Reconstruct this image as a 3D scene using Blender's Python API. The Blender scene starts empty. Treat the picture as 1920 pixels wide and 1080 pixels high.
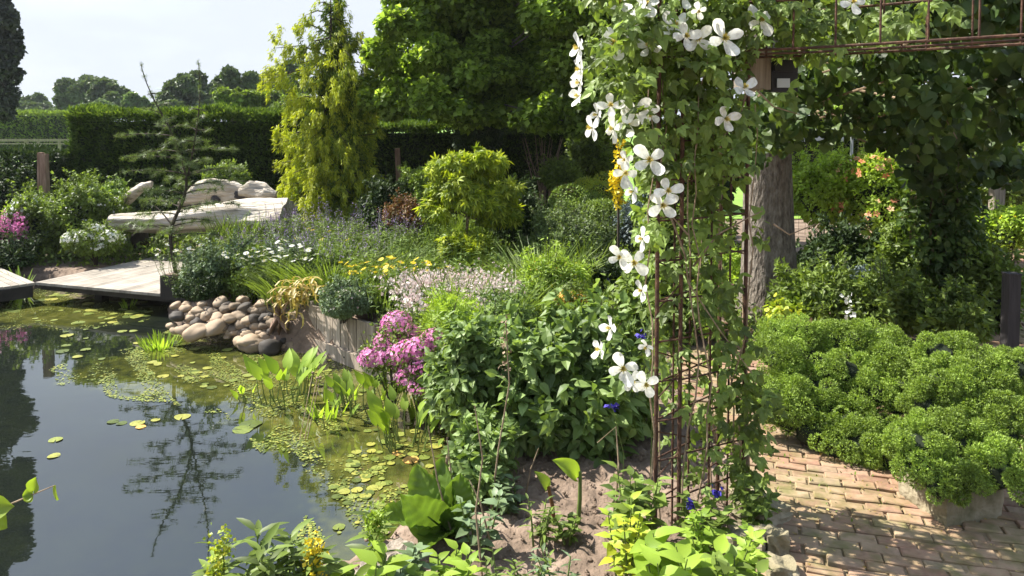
import bpy, math, random
import numpy as np
from mathutils import Vector
R = math.radians
SC = bpy.context.scene
COL = SC.collection
rng = np.random.default_rng(7)
random.seed(7)

# ------------------------------------------------------------------ camera
PITCH = R(2.6); F = 1400.0; P0 = 235 + F * math.tan(PITCH)  # the photo is a crop: its optical centre lies above the middle
FH = F; CH = 1.70; WZ = -0.25
cam_d = bpy.data.cameras.new("camera"); cam = bpy.data.objects.new("camera", cam_d); COL.objects.link(cam)
cam.location = (0, 0, CH); cam.rotation_euler = (R(90) - PITCH, 0, 0)
cam_d.sensor_width = 36; cam_d.lens = F / 1920 * 36; cam_d.shift_y = -(540 - P0) / 1920; cam_d.clip_start = 0.05; cam_d.clip_end = 3000
SC.camera = cam

# ------------------------------------------------------------------ light
SUN = np.array([-0.72, 0.27, 0.92]); SUN /= np.linalg.norm(SUN)
elev = math.asin(SUN[2]); azi = math.atan2(SUN[0], SUN[1])
w = bpy.data.worlds.new("World"); SC.world = w; w.use_nodes = True
nt = w.node_tree; nt.nodes.clear()
def nd(t, tree=nt, **k):
    n = tree.nodes.new(t)
    for a, b in k.items(): setattr(n, a, b)
    return n
out = nd('ShaderNodeOutputWorld'); bg = nd('ShaderNodeBackground'); bg.inputs[1].default_value = 0.125
sky = nd('ShaderNodeTexSky', sky_type='NISHITA', sun_disc=False, sun_elevation=elev, sun_rotation=azi)
sky.air_density = 1.2; sky.dust_density = 1.2; sky.ozone_density = 1.0
tc = nd('ShaderNodeTexCoord'); mp = nd('ShaderNodeMapping'); mp.inputs['Scale'].default_value = (1.6, 1.6, 4.5)
nz = nd('ShaderNodeTexNoise'); nz.inputs['Scale'].default_value = 1.1; nz.inputs['Detail'].default_value = 6; nz.inputs['Roughness'].default_value = .55
rp = nd('ShaderNodeValToRGB'); rp.color_ramp.elements[0].position = .30; rp.color_ramp.elements[1].position = .72
rp.color_ramp.elements[0].color = (.0, .0, .0, 1); rp.color_ramp.elements[1].color = (1, 1, 1, 1)
sx = nd('ShaderNodeSeparateXYZ'); hz = nd('ShaderNodeMapRange')
hz.inputs['From Min'].default_value = 0.0; hz.inputs['From Max'].default_value = 0.75
hz.inputs['To Min'].default_value = 0.95; hz.inputs['To Max'].default_value = 0.18
mul = nd('ShaderNodeMath', operation='MULTIPLY_ADD'); mul.inputs[1].default_value = .30; mul.use_clamp = True
mx = nd('ShaderNodeMix', data_type='RGBA'); mx.inputs['B'].default_value = (2.36, 2.54, 2.86, 1)
L = nt.links.new
L(tc.outputs['Generated'], mp.inputs[0]); L(mp.outputs[0], nz.inputs[0]); L(nz.outputs[0], rp.inputs[0])
L(tc.outputs['Generated'], sx.inputs[0]); L(sx.outputs[2], hz.inputs['Value'])
L(rp.outputs[0], mul.inputs[0]); L(hz.outputs[0], mul.inputs[2])
L(mul.outputs[0], mx.inputs['Factor']); L(sky.outputs[0], mx.inputs['A']); L(mx.outputs[2], bg.inputs[0]); L(bg.outputs[0], out.inputs[0])
sl = bpy.data.lights.new("sun", 'SUN'); so = bpy.data.objects.new("sun", sl); COL.objects.link(so)
sl.energy = 4.7; sl.angle = R(0.55); sl.color = (1.0, .95, .86)
so.rotation_euler = Vector(SUN).to_track_quat('Z', 'Y').to_euler()
SC.view_settings.view_transform = 'Standard'; SC.view_settings.look = 'None'
SC.view_settings.exposure = 1.5; SC.view_settings.gamma = 1
SC.cycles.max_bounces = 6; SC.cycles.diffuse_bounces = 3; SC.cycles.transmission_bounces = 4; SC.cycles.transparent_max_bounces = 8
SC.cycles.use_denoising = True

# ------------------------------------------------------------------ projection helpers (photo pixel -> point of the place)
def ray(px, py):
    a, b = (px - 960) / F, (P0 - py) / F
    return np.array([a, math.cos(PITCH) + b * math.sin(PITCH), -math.sin(PITCH) + b * math.cos(PITCH)])
def at(px, py, Y):
    r = ray(px, py); return np.array([0, 0, CH]) + r * (Y / r[1])
def G(px, py, z=0.0):
    r = ray(px, py); return np.array([0, 0, CH]) + r * ((z - CH) / r[2])
def nrm(a): return a / np.maximum(np.linalg.norm(a, axis=-1, keepdims=True), 1e-9)
def U(a, b, n=None): return rng.uniform(a, b, n)

# ------------------------------------------------------------------ mesh builder
class MB:
    def __init__(s): s.V = []; s.Fc = []; s.n = 0
    def add(s, V, Fa, rnd=0.5, mi=0):
        V = np.asarray(V, float).reshape(-1, 3); Fa = np.asarray(Fa, np.int64)
        if Fa.size == 0: return s
        r = np.broadcast_to(np.asarray(rnd, float), (len(Fa),))
        s.V.append(V); s.Fc.append((Fa + s.n, r, mi)); s.n += len(V); return s
    def inst(s, t, P, M, S, rnd=None, mi=0):
        V, Fa = t; P = np.asarray(P, float); N = len(P)
        if N == 0: return s
        S = np.broadcast_to(np.asarray(S, float).reshape((-1, 1) if np.ndim(S) < 2 else (-1, 3)), (N, 3)) if np.ndim(S) else np.full((N, 3), S)
        W = np.einsum('nij,nkj->nki', M, V[None] * S[:, None]) + P[:, None]
        if rnd is None: rnd = rng.random(N)
        FF = (Fa[None] + (np.arange(N) * len(V))[:, None, None]).reshape(-1, Fa.shape[1])
        return s.add(W.reshape(-1, 3), FF, np.repeat(np.broadcast_to(rnd, (N,)), len(Fa)), mi)
    def tube(s, P, r, k=6, rnd=0.5, mi=0, cap=True):
        P = np.asarray(P, float); n = len(P); r = np.broadcast_to(np.asarray(r, float), (n,))
        T = nrm(np.gradient(P, axis=0)); ref = np.array([.31, .17, .93]) if abs(T[0] @ np.array([.31, .17, .93])) < .95 else np.array([1., 0, 0])
        A = nrm(np.cross(T, ref)); B = np.cross(T, A); th = np.arange(k) * 2 * np.pi / k
        V = P[:, None] + r[:, None, None] * (A[:, None] * np.cos(th)[None, :, None] + B[:, None] * np.sin(th)[None, :, None])
        i = np.arange(n - 1)[:, None] * k; j = np.arange(k)[None]; j2 = (j + 1) % k
        Q = np.stack([i + j, i + j2, i + k + j2, i + k + j], -1).reshape(-1, 4)
        s.add(V.reshape(-1, 3), Q, rnd, mi)
        if cap:
            s.add(V[-1], [list(range(k))], rnd, mi)
            s.add(V[0], [list(range(k))[::-1]], rnd, mi)
        return s
    def box(s, c, d, rz=0, rnd=.5, mi=0, rx=0, ry=0):
        V = np.array([[x, y, z] for z in (-.5, .5) for y in (-.5, .5) for x in (-.5, .5)]) * np.asarray(d, float)
        cx, sx_ = math.cos(rx), math.sin(rx); cy, sy = math.cos(ry), math.sin(ry); cz, sz = math.cos(rz), math.sin(rz)
        M = np.array([[cz, -sz, 0], [sz, cz, 0], [0, 0, 1]]) @ np.array([[cy, 0, sy], [0, 1, 0], [-sy, 0, cy]]) @ np.array([[1, 0, 0], [0, cx, -sx_], [0, sx_, cx]])
        return s.add(V @ M.T + np.asarray(c, float), [[0, 2, 3, 1], [4, 5, 7, 6], [0, 1, 5, 4], [2, 6, 7, 3], [0, 4, 6, 2], [1, 3, 7, 5]], rnd, mi)
    def build(s, name, mats, parent=None, origin=None, smooth=False):
        me = bpy.data.meshes.new(name)
        V = np.concatenate(s.V); o0 = np.zeros(3)
        if parent is not None: o0 = np.array(wloc(parent))
        if origin is not None: o0 = np.asarray(origin, float)
        V = V - o0
        me.vertices.add(len(V)); me.vertices.foreach_set('co', V.astype(np.float32).ravel())
        idx = np.concatenate([f.ravel() for f, _, _ in s.Fc]); sizes = np.concatenate([np.full(len(f), f.shape[1]) for f, _, _ in s.Fc])
        me.loops.add(len(idx)); me.loops.foreach_set('vertex_index', idx.astype(np.int32))
        me.polygons.add(len(sizes)); st = np.concatenate([[0], np.cumsum(sizes)[:-1]])
        me.polygons.foreach_set('loop_start', st.astype(np.int32))
        mats = mats if isinstance(mats, (list, tuple)) else [mats]
        for m in mats: me.materials.append(m)
        mi = np.concatenate([np.full(len(f), m) for f, _, m in s.Fc])
        me.polygons.foreach_set('material_index', mi.astype(np.int32))
        me.polygons.foreach_set('use_smooth', np.full(len(sizes), bool(smooth)))
        me.update(calc_edges=True)
        a = me.attributes.new('rnd', 'FLOAT', 'FACE'); a.data.foreach_set('value', np.concatenate([r for _, r, _ in s.Fc]).astype(np.float32))
        ob = bpy.data.objects.new(name, me); COL.objects.link(ob)
        if parent is not None:
            ob.parent = parent
            if origin is not None: ob.location = Vector(o0) - Vector(wloc(parent))
        elif origin is not None: ob.location = o0
        return ob
def wloc(o):
    v = Vector(o.location)
    while o.parent: o = o.parent; v = v + Vector(o.location)
    return v
def thing(name, label, cat, loc, group=None):
    o = bpy.data.objects.new(name, None); COL.objects.link(o); o.location = Vector(loc); o.empty_display_size = .1
    return tag(o, label, cat, group)
def tag(o, label, cat, group=None, kind=None):
    o['label'] = label; o['category'] = cat
    if group: o['group'] = group
    if kind: o['kind'] = kind
    return o
def struct(o): o['kind'] = 'structure'; return o
def frames(d, up=None, twist=0.0):
    d = nrm(np.asarray(d, float)); n = len(d)
    if up is None: up = np.tile([0, 0, 1.], (n, 1))
    up = up + rng.normal(0, 1e-3, (n, 3)); z = nrm(up - (up * d).sum(-1, keepdims=True) * d); x = np.cross(d, z)
    if np.any(twist):
        t = np.broadcast_to(twist, (n,))[:, None]; x, z = x * np.cos(t) + z * np.sin(t), z * np.cos(t) - x * np.sin(t)
    return np.stack([x, d, z], -1)
def sph(n):
    return nrm(rng.normal(size=(n, 3)))

# ------------------------------------------------------------------ templates
def leaf_t(ts, ws, cup=.12, droop=.25, wave=0.0):
    V = []; n = len(ts)
    for i, (t, w_) in enumerate(zip(ts, ws)):
        z = -droop * t * t
        V += [(-w_, t, z + cup * w_ + wave * math.sin(i * 2.2)), (0, t, z), (w_, t, z + cup * w_ - wave * math.sin(i * 2.2 + .7))]
    Q = []
    for i in range(n - 1):
        a = i * 3; Q += [[a, a + 1, a + 4, a + 3], [a + 1, a + 2, a + 5, a + 4]]
    return np.array(V, float), np.array(Q)
T_Q = (np.array([(0, 0, 0), (.27, .42, .07), (0, 1, 0), (-.27, .42, .07)], float), np.array([[0, 1, 2, 3]]))
T_QR = (np.array([(0, 0, 0), (.46, .5, .10), (0, 1, -.05), (-.46, .5, .10)], float), np.array([[0, 1, 2, 3]]))
T_N = (np.array([(-.05, 0, 0), (.05, 0, 0), (.03, 1, 0), (-.03, 1, 0)], float), np.array([[0, 1, 2, 3]]))
T_OV = leaf_t([0, .16, .42, .72, 1], [.012, .22, .29, .17, .006], .25, .28, .02)
T_LAN = leaf_t([0, .2, .5, .8, 1], [.01, .1, .13, .08, .004], .3, .35)
T_HRT = leaf_t([0, .12, .35, .62, .85, 1], [.10, .40, .50, .42, .2, .01], .16, .2, .02)
T_RND = leaf_t([0, .15, .45, .75, 1], [.12, .36, .48, .36, .08], .12, .1, .015)
T_BL = leaf_t([0, .25, .5, .75, 1], [.02, .026, .024, .016, .003], .5, .55)
T_BLU = leaf_t([0, .3, .6, .85, 1], [.025, .03, .026, .014, .003], .5, .12)
def comp(parts, t):
    V = []; Q = []; n = 0
    for (ox, oy, ang, s) in parts:
        c, sn = math.cos(ang), math.sin(ang); W = t[0] * s
        V.append(np.stack([W[:, 0] * c - W[:, 1] * sn + ox, W[:, 0] * sn + W[:, 1] * c + oy, W[:, 2]], -1)); Q.append(t[1] + n); n += len(W)
    return np.concatenate(V), np.concatenate(Q)
T_TRI = comp([(0, .25, 0, .75), (0, .2, 1.0, .55), (0, .2, -1.0, .55)], T_OV)
T_LOBE = comp([(0, 0, 0, 1), (0, .05, .75, .8), (0, .05, -.75, .8), (0, 0, 1.5, .55), (0, 0, -1.5, .55)], T_LAN)
T_PIN = comp([(0, .75, 0, .32)] + [(0, .15 + .15 * i, s * 1.0, .34 - .03 * i) for i in range(4) for s in (1, -1)] , (T_Q[0] * np.array([.8, 1, 1]), T_Q[1]))
T_FL = comp([(0, 0, a, 1) for a in np.arange(5) * 2 * np.pi / 5], (np.array([(0, .08, 0), (.30, .6, .05), (0, 1, .12), (-.30, .6, .05)], float), np.array([[0, 1, 2, 3]])))
T_TUFT = comp([(0, 0, a, 1) for a in np.linspace(-2.2, 2.2, 7)], T_N)
def ico(sub=2):
    import bmesh
    bm = bmesh.new(); bmesh.ops.create_icosphere(bm, subdivisions=sub, radius=1)
    V = np.array([v.co[:] for v in bm.verts]); Fa = np.array([[v.index for v in f.verts] for f in bm.faces]); bm.free(); return V, Fa
ICO2 = ico(2); ICO3 = ico(3); ICO1 = ico(1)
def lump(V, amp, seed, f=1.0):
    r = np.random.default_rng(seed); o = np.zeros(len(V))
    for k in range(5):
        d = r.normal(size=3) * f * (1 + .6 * k); o += np.sin(V @ d * 2 + r.uniform(0, 6)) / (1 + .6 * k)
    return V * (1 + amp * o[:, None] / 2)

# ------------------------------------------------------------------ materials
MATS = {}
def newmat(name):
    m = bpy.data.materials.new(name); m.use_nodes = True; t = m.node_tree; t.nodes.clear(); MATS[name] = m
    return m, t, (lambda ty, **k: nd(ty, t, **k)), t.links.new
def ramp(n, stops):
    e = n.color_ramp.elements
    while len(e) > 1: e.remove(e[-1])
    e[0].position = stops[0][0]; e[0].color = (*stops[0][1], 1)
    for p, c in stops[1:]:
        x = e.new(p); x.color = (*c, 1)
def leafmat(name, cols, trans=.35, rough=.5, tc_mul=(1.3, 1.3, .6), nscale=3.0, spec=.35):
    cols = [(min(r * 1.35 + .12 * g, max(r, .76 * g)), g * 1.08, b_ * 1.05 + .04 * g) if g > r and g > b_ * 1.6 and 'golden' not in name else (r, g, b_) for r, g, b_ in cols]
    m, t, N, L = newmat(name)
    at_ = N('ShaderNodeAttribute', attribute_name='rnd'); r = N('ShaderNodeValToRGB')
    n = len(cols); ramp(r, [(i / (n - 1) if n > 1 else 0, c) for i, c in enumerate(cols)])
    tcn = N('ShaderNodeTexCoord'); nz_ = N('ShaderNodeTexNoise'); nz_.inputs['Scale'].default_value = nscale; nz_.inputs['Detail'].default_value = 3
    mr = N('ShaderNodeMapRange'); mr.inputs['From Min'].default_value = .3; mr.inputs['From Max'].default_value = .7; mr.inputs['To Min'].default_value = .72; mr.inputs['To Max'].default_value = 1.28
    L(tcn.outputs['Object'], nz_.inputs[0]); L(nz_.outputs[0], mr.inputs['Value'])
    vm = N('ShaderNodeVectorMath', operation='SCALE'); L(at_.outputs['Fac'], r.inputs[0]); L(r.outputs[0], vm.inputs[0]); L(mr.outputs[0], vm.inputs['Scale'])
    p = N('ShaderNodeBsdfPrincipled'); p.inputs['Roughness'].default_value = rough; p.inputs['Specular IOR Level'].default_value = spec
    L(vm.outputs[0], p.inputs['Base Color'])
    o = N('ShaderNodeOutputMaterial')
    if trans > 0:
        tr = N('ShaderNodeBsdfTranslucent'); v2 = N('ShaderNodeVectorMath', operation='MULTIPLY'); v2.inputs[1].default_value = tc_mul
        L(vm.outputs[0], v2.inputs[0]); L(v2.outputs[0], tr.inputs[0]); ms = N('ShaderNodeMixShader'); ms.inputs[0].default_value = trans
        L(p.outputs[0], ms.inputs[1]); L(tr.outputs[0], ms.inputs[2]); L(ms.outputs[0], o.inputs[0])
    else: L(p.outputs[0], o.inputs[0])
    return m
def surf(name, cols, scale=8, rough=.85, bump=.3, bscale=None, stretch=(1, 1, 1), metal=0, spec=.3, rnd_amt=0.0, detail=8, bdist=.01):
    m, t, N, L = newmat(name); tcn = N('ShaderNodeTexCoord'); mp_ = N('ShaderNodeMapping'); mp_.inputs['Scale'].default_value = stretch
    nz_ = N('ShaderNodeTexNoise'); nz_.inputs['Scale'].default_value = scale; nz_.inputs['Detail'].default_value = detail; nz_.inputs['Roughness'].default_value = .62
    r = N('ShaderNodeValToRGB'); n = len(cols); ramp(r, [(.28 + .44 * i / (n - 1), c) for i, c in enumerate(cols)])
    L(tcn.outputs['Object'], mp_.inputs[0]); L(mp_.outputs[0], nz_.inputs[0])
    at_ = N('ShaderNodeAttribute', attribute_name='rnd'); ma = N('ShaderNodeMath', operation='MULTIPLY_ADD'); ma.inputs[1].default_value = rnd_amt
    sb = N('ShaderNodeMath', operation='SUBTRACT'); sb.inputs[1].default_value = .5; L(at_.outputs['Fac'], sb.inputs[0]); L(sb.outputs[0], ma.inputs[0]); L(nz_.outputs[0], ma.inputs[2]); L(ma.outputs[0], r.inputs[0])
    p = N('ShaderNodeBsdfPrincipled'); p.inputs['Roughness'].default_value = rough; p.inputs['Metallic'].default_value = metal; p.inputs['Specular IOR Level'].default_value = spec
    L(r.outputs[0], p.inputs['Base Color'])
    n2 = N('ShaderNodeTexNoise'); n2.inputs['Scale'].default_value = bscale or scale * 3; n2.inputs['Detail'].default_value = 6; L(mp_.outputs[0], n2.inputs[0])
    b = N('ShaderNodeBump'); b.inputs['Strength'].default_value = bump; b.inputs['Distance'].default_value = bdist; L(n2.outputs[0], b.inputs['Height']); L(b.outputs[0], p.inputs['Normal'])
    o = N('ShaderNodeOutputMaterial'); L(p.outputs[0], o.inputs[0]); return m

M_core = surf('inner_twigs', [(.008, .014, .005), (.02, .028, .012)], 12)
M_hedge = leafmat('yew_hedge_leaf', [(.018, .05, .010), (.035, .095, .015), (.08, .18, .025), (.18, .32, .035)], .3, rough=.75, spec=.12)
M_hedge_l = leafmat('light_hedge_leaf', [(.05, .12, .015), (.11, .23, .03), (.16, .30, .05)], .3)
M_linden = leafmat('linden_leaf', [(.045, .11, .012), (.08, .19, .02), (.15, .29, .035), (.28, .42, .08)], .6)
M_clem = leafmat('clematis_leaf', [(.04, .09, .015), (.075, .15, .025), (.13, .23, .04), (.24, .34, .08)], .42)
M_vine = leafmat('vine_leaf', [(.02, .055, .012), (.035, .10, .02), (.07, .15, .03)], .35)
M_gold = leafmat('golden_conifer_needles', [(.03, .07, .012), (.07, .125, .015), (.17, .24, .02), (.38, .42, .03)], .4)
M_larch = leafmat('larch_needles', [(.04, .085, .03), (.08, .15, .045), (.13, .21, .06)], .3)
M_acer = leafmat('golden_maple_leaf', [(.09, .15, .012), (.25, .32, .02), (.45, .50, .045)], .4)
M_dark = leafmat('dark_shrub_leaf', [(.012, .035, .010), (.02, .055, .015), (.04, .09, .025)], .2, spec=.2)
M_mid = leafmat('mid_shrub_leaf', [(.045, .10, .018), (.085, .18, .025), (.15, .27, .045)], .38)
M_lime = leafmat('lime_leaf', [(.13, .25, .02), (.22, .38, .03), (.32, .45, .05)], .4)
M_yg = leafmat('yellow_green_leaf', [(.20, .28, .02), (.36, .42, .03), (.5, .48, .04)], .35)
M_grey = leafmat('grey_green_leaf', [(.07, .12, .05), (.12, .18, .08), (.18, .25, .13)], .25)
M_blue = leafmat('blue_grey_leaf', [(.06, .09, .10), (.10, .14, .15), (.16, .2, .2)], .15)
M_jun = leafmat('juniper_leaf', [(.055, .13, .022), (.11, .235, .03), (.18, .33, .045), (.27, .41, .06)], .35, nscale=5)
M_peony = leafmat('leafy_shrub_leaf', [(.04, .10, .02), (.07, .17, .035), (.13, .25, .06), (.20, .33, .11)], .36)
M_fresh = leafmat('fresh_leaf', [(.10, .24, .02), (.16, .34, .03), (.26, .44, .05)], .45)
M_big = leafmat('glossy_big_leaf', [(.06, .16, .02), (.11, .25, .035)], .35, rough=.42, nscale=12)
M_straw = leafmat('withered_leaf', [(.24, .17, .05), (.40, .30, .08), (.48, .40, .16)], .35)
M_far = leafmat('far_leaf', [(.045, .085, .035), (.075, .13, .05), (.11, .17, .07)], .2, nscale=.3)
M_copper = leafmat('dark_copper_leaf', [(.02, .03, .02), (.035, .04, .03), (.05, .06, .04)], .1)
M_rust_leaf = leafmat('rusty_red_leaf', [(.10, .04, .02), (.18, .08, .03), (.14, .12, .03)], .2)
M_white = leafmat('white_petal', [(.74, .76, .66), (.82, .83, .76), (.86, .86, .84)], .3, tc_mul=(1, 1, .95))
M_clemw = leafmat('clematis_petal', [(.88, .88, .80), (.9, .9, .86)], .48, tc_mul=(1, 1, .94), rough=.55, spec=.2)
M_pink = leafmat('pink_petal', [(.60, .12, .38), (.74, .24, .52), (.84, .44, .68)], .3, tc_mul=(1, 1, 1))
M_pale = leafmat('pale_pink_petal', [(.62, .42, .42), (.75, .6, .58), (.8, .76, .72)], .3, tc_mul=(1, 1, 1))
M_yel = leafmat('yellow_petal', [(.65, .48, .01), (.80, .62, .02), (.85, .72, .08)], .25, tc_mul=(1, 1, .6))
M_orange = leafmat('orange_petal', [(.65, .25, .02), (.8, .42, .05), (.75, .5, .1)], .25, tc_mul=(1, .9, .5))
M_salmon = leafmat('salmon_petal', [(.70, .24, .12), (.8, .36, .2), (.8, .5, .3)], .25, tc_mul=(1, .9, .7))
M_violet = leafmat('violet_petal', [(.20, .12, .32), (.32, .22, .42), (.42, .32, .50)], .2, tc_mul=(1, 1, 1))
M_indigo = leafmat('indigo_petal', [(.03, .02, .22), (.07, .05, .4)], .15, tc_mul=(1, 1, 1))
M_stamen = leafmat('stamen', [(.55, .45, .08), (.7, .6, .2)], .1)
M_stem = leafmat('green_stem', [(.05, .11, .02), (.09, .16, .03)], 0, nscale=8)
M_stemd = surf('dry_stem', [(.10, .07, .04), (.22, .16, .10), (.35, .27, .18)], 30)
M_bark = surf('furrowed_bark', [(.04, .032, .025), (.15, .125, .10), (.27, .24, .20)], 14, .95, 1.0, 20, (2.2, 2.2, .8), bdist=.04)
M_barkd = surf('dark_bark', [(.025, .02, .015), (.07, .055, .04)], 12, .9, .6, 20, (2, 2, .5))
M_pad = leafmat('lily_pad_leaf', [(.06, .075, .012), (.11, .13, .02), (.17, .19, .035), (.26, .25, .05)], .0, rough=.35)
M_padr = leafmat('rusty_pad_leaf', [(.36, .16, .04), (.5, .3, .08)], .1)
M_soil = surf('soil', [(.08, .058, .042), (.18, .13, .095), (.28, .215, .165)], 5, .95, .9, 30, bdist=.02)
M_lawn = surf('lawn', [(.09, .17, .025), (.15, .27, .035), (.22, .33, .06)], .8, .9, .5, 8)
M_rust = surf('rusty_iron', [(.025, .014, .010), (.065, .032, .02), (.15, .08, .045)], 25, .8, .4, 80)
M_deck = surf('weathered_deck', [(.15, .13, .105), (.25, .22, .18), (.34, .305, .26)], 3, .8, .4, 14, (1, 1, 1), rnd_amt=.22)
M_deckd = surf('dark_deck_timber', [(.015, .013, .010), (.05, .042, .035)], 8)
M_plank = surf('grey_planter_timber', [(.17, .135, .10), (.34, .28, .22), (.47, .40, .33)], 4, .85, .3, 12, (7, 7, .5), rnd_amt=.35, bdist=.004)
M_post = surf('brown_post_timber', [(.10, .06, .04), (.22, .14, .10), (.36, .26, .20)], 6, .85, .5, 20, (6, 6, .6))
M_postd = surf('dark_post_timber', [(.02, .018, .018), (.05, .045, .045)], 6, .8, .5, 20, (6, 6, .6))
M_log = surf('bleached_driftwood', [(.07, .06, .04), (.30, .26, .20), (.48, .43, .36), (.60, .56, .50)], 1.6, .85, 1.0, 7, (.7, 5, 5), bdist=.05)
M_stone = surf('river_stone', [(.05, .043, .036), (.16, .12, .08), (.30, .225, .15)], 2.0, .75, .2, 20, rnd_amt=1.1)
M_trough = surf('mossy_stone_trough', [(.09, .09, .04), (.22, .19, .12), (.36, .31, .22)], 6, .95, .9, 25, bdist=.02)
M_metal = surf('galvanised_metal', [(.35, .37, .38), (.5, .52, .54)], 20, .45, .1, metal=.6)
M_black = surf('black_plastic', [(.01, .01, .012), (.025, .025, .03)], 20, .5, .1)
M_labelm = surf('pale_label', [(.40, .45, .50), (.5, .55, .6)], 5, .6, .1)
M_gwood = surf('grey_box_wood', [(.12, .10, .08), (.24, .20, .16), (.34, .30, .25)], 6, .85, .5, 20, (8, 8, .6))
M_terr = surf('terracotta', [(.4, .2, .12), (.5, .28, .18)], 8)
M_turb = surf('turbine_white', [(.55, .58, .62), (.6, .63, .66)], 1)

# bricks and joints
def brickmat():
    m, t, N, L = newmat('clay_brick'); tcn = N('ShaderNodeTexCoord')
    a = N('ShaderNodeAttribute', attribute_name='rnd'); r = N('ShaderNodeValToRGB')
    ramp(r, [(0, (.16, .075, .052)), (.3, (.25, .12, .083)), (.55, (.29, .155, .105)), (.8, (.30, .19, .13)), (1, (.20, .14, .105))]); L(a.outputs['Fac'], r.inputs[0])
    n1 = N('ShaderNodeTexNoise'); n1.inputs['Scale'].default_value = 40; n1.inputs['Detail'].default_value = 6; L(tcn.outputs['Object'], n1.inputs[0])
    n2 = N('ShaderNodeTexNoise'); n2.inputs['Scale'].default_value = 1.6; n2.inputs['Detail'].default_value = 8; n2.inputs['Roughness'].default_value = .75; L(tcn.outputs['Object'], n2.inputs[0])
    r2 = N('ShaderNodeValToRGB'); ramp(r2, [(.40, (0, 0, 0)), (.58, (.85, .85, .85))]); L(n2.outputs[0], r2.inputs[0])
    mr = N('ShaderNodeMapRange'); mr.inputs['From Min'].default_value = .3; mr.inputs['From Max'].default_value = .7; mr.inputs['To Min'].default_value = .75; mr.inputs['To Max'].default_value = 1.2; L(n1.outputs[0], mr.inputs['Value'])
    vm = N('ShaderNodeVectorMath', operation='SCALE'); L(r.outputs[0], vm.inputs[0]); L(mr.outputs[0], vm.inputs['Scale'])
    n3 = N('ShaderNodeTexNoise'); n3.inputs['Scale'].default_value = 14; L(tcn.outputs['Object'], n3.inputs[0]); r3 = N('ShaderNodeValToRGB'); ramp(r3, [(.35, (.15, .14, .045)), (.65, (.32, .235, .14))]); L(n3.outputs[0], r3.inputs[0])
    mxx = N('ShaderNodeMix', data_type='RGBA'); L(r2.outputs[0], mxx.inputs['Factor']); L(vm.outputs[0], mxx.inputs['A']); L(r3.outputs[0], mxx.inputs['B'])
    p = N('ShaderNodeBsdfPrincipled'); p.inputs['Roughness'].default_value = .85; L(mxx.outputs[2], p.inputs['Base Color'])
    b = N('ShaderNodeBump'); b.inputs['Strength'].default_value = .5; b.inputs['Distance'].default_value = .006; L(n1.outputs[0], b.inputs['Height']); L(b.outputs[0], p.inputs['Normal'])
    o = N('ShaderNodeOutputMaterial'); L(p.outputs[0], o.inputs[0]); return m
M_brick = brickmat()
M_joint = surf('mossy_joint_sand', [(.08, .08, .025), (.22, .165, .095), (.30, .23, .15)], 5, .95, .8, 60)

def watermat():
    m, t, N, L = newmat('pond_water'); tcn = N('ShaderNodeTexCoord')
    a = N('ShaderNodeAttribute', attribute_name='weed')
    n1 = N('ShaderNodeTexNoise'); n1.inputs['Scale'].default_value = 3.2; n1.inputs['Detail'].default_value = 7; n1.inputs['Roughness'].default_value = .65; L(tcn.outputs['Object'], n1.inputs[0])
    n4 = N('ShaderNodeTexVoronoi'); n4.inputs['Scale'].default_value = 14; L(tcn.outputs['Object'], n4.inputs[0])
    s = N('ShaderNodeMath', operation='MULTIPLY_ADD'); s.inputs[1].default_value = 1.5; L(n1.outputs[0], s.inputs[0]); 
    s0 = N('ShaderNodeMath', operation='MULTIPLY_ADD'); s0.inputs[1].default_value = -.5; L(n4.outputs[0], s0.inputs[0]); L(a.outputs['Fac'], s0.inputs[2]); L(s0.outputs[0], s.inputs[2])
    r = N('ShaderNodeValToRGB'); ramp(r, [(0.0, (.006, .008, .008)), (.55, (.012, .016, .009)), (.78, (.05, .055, .012)), (1.0, (.105, .105, .025))])
    s2 = N('ShaderNodeMath', operation='MULTIPLY'); s2.inputs[1].default_value = .55; L(s.outputs[0], s2.inputs[0]); L(s2.outputs[0], r.inputs[0])
    p = N('ShaderNodeBsdfPrincipled'); p.inputs['Roughness'].default_value = .015; p.inputs['IOR'].default_value = 1.75; L(r.outputs[0], p.inputs['Base Color'])
    mpn = N('ShaderNodeMapping'); mpn.inputs['Scale'].default_value = (1, 2.2, 1); L(tcn.outputs['Object'], mpn.inputs[0])
    n2 = N('ShaderNodeTexNoise'); n2.inputs['Scale'].default_value = 5; n2.inputs['Detail'].default_value = 2; L(mpn.outputs[0], n2.inputs[0])
    b = N('ShaderNodeBump'); b.inputs['Strength'].default_value = .12; b.inputs['Distance'].default_value = .004; L(n2.outputs[0], b.inputs['Height']); L(b.outputs[0], p.inputs['Normal'])
    o = N('ShaderNodeOutputMaterial'); L(p.outputs[0], o.inputs[0]); return m
M_water = watermat()

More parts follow.
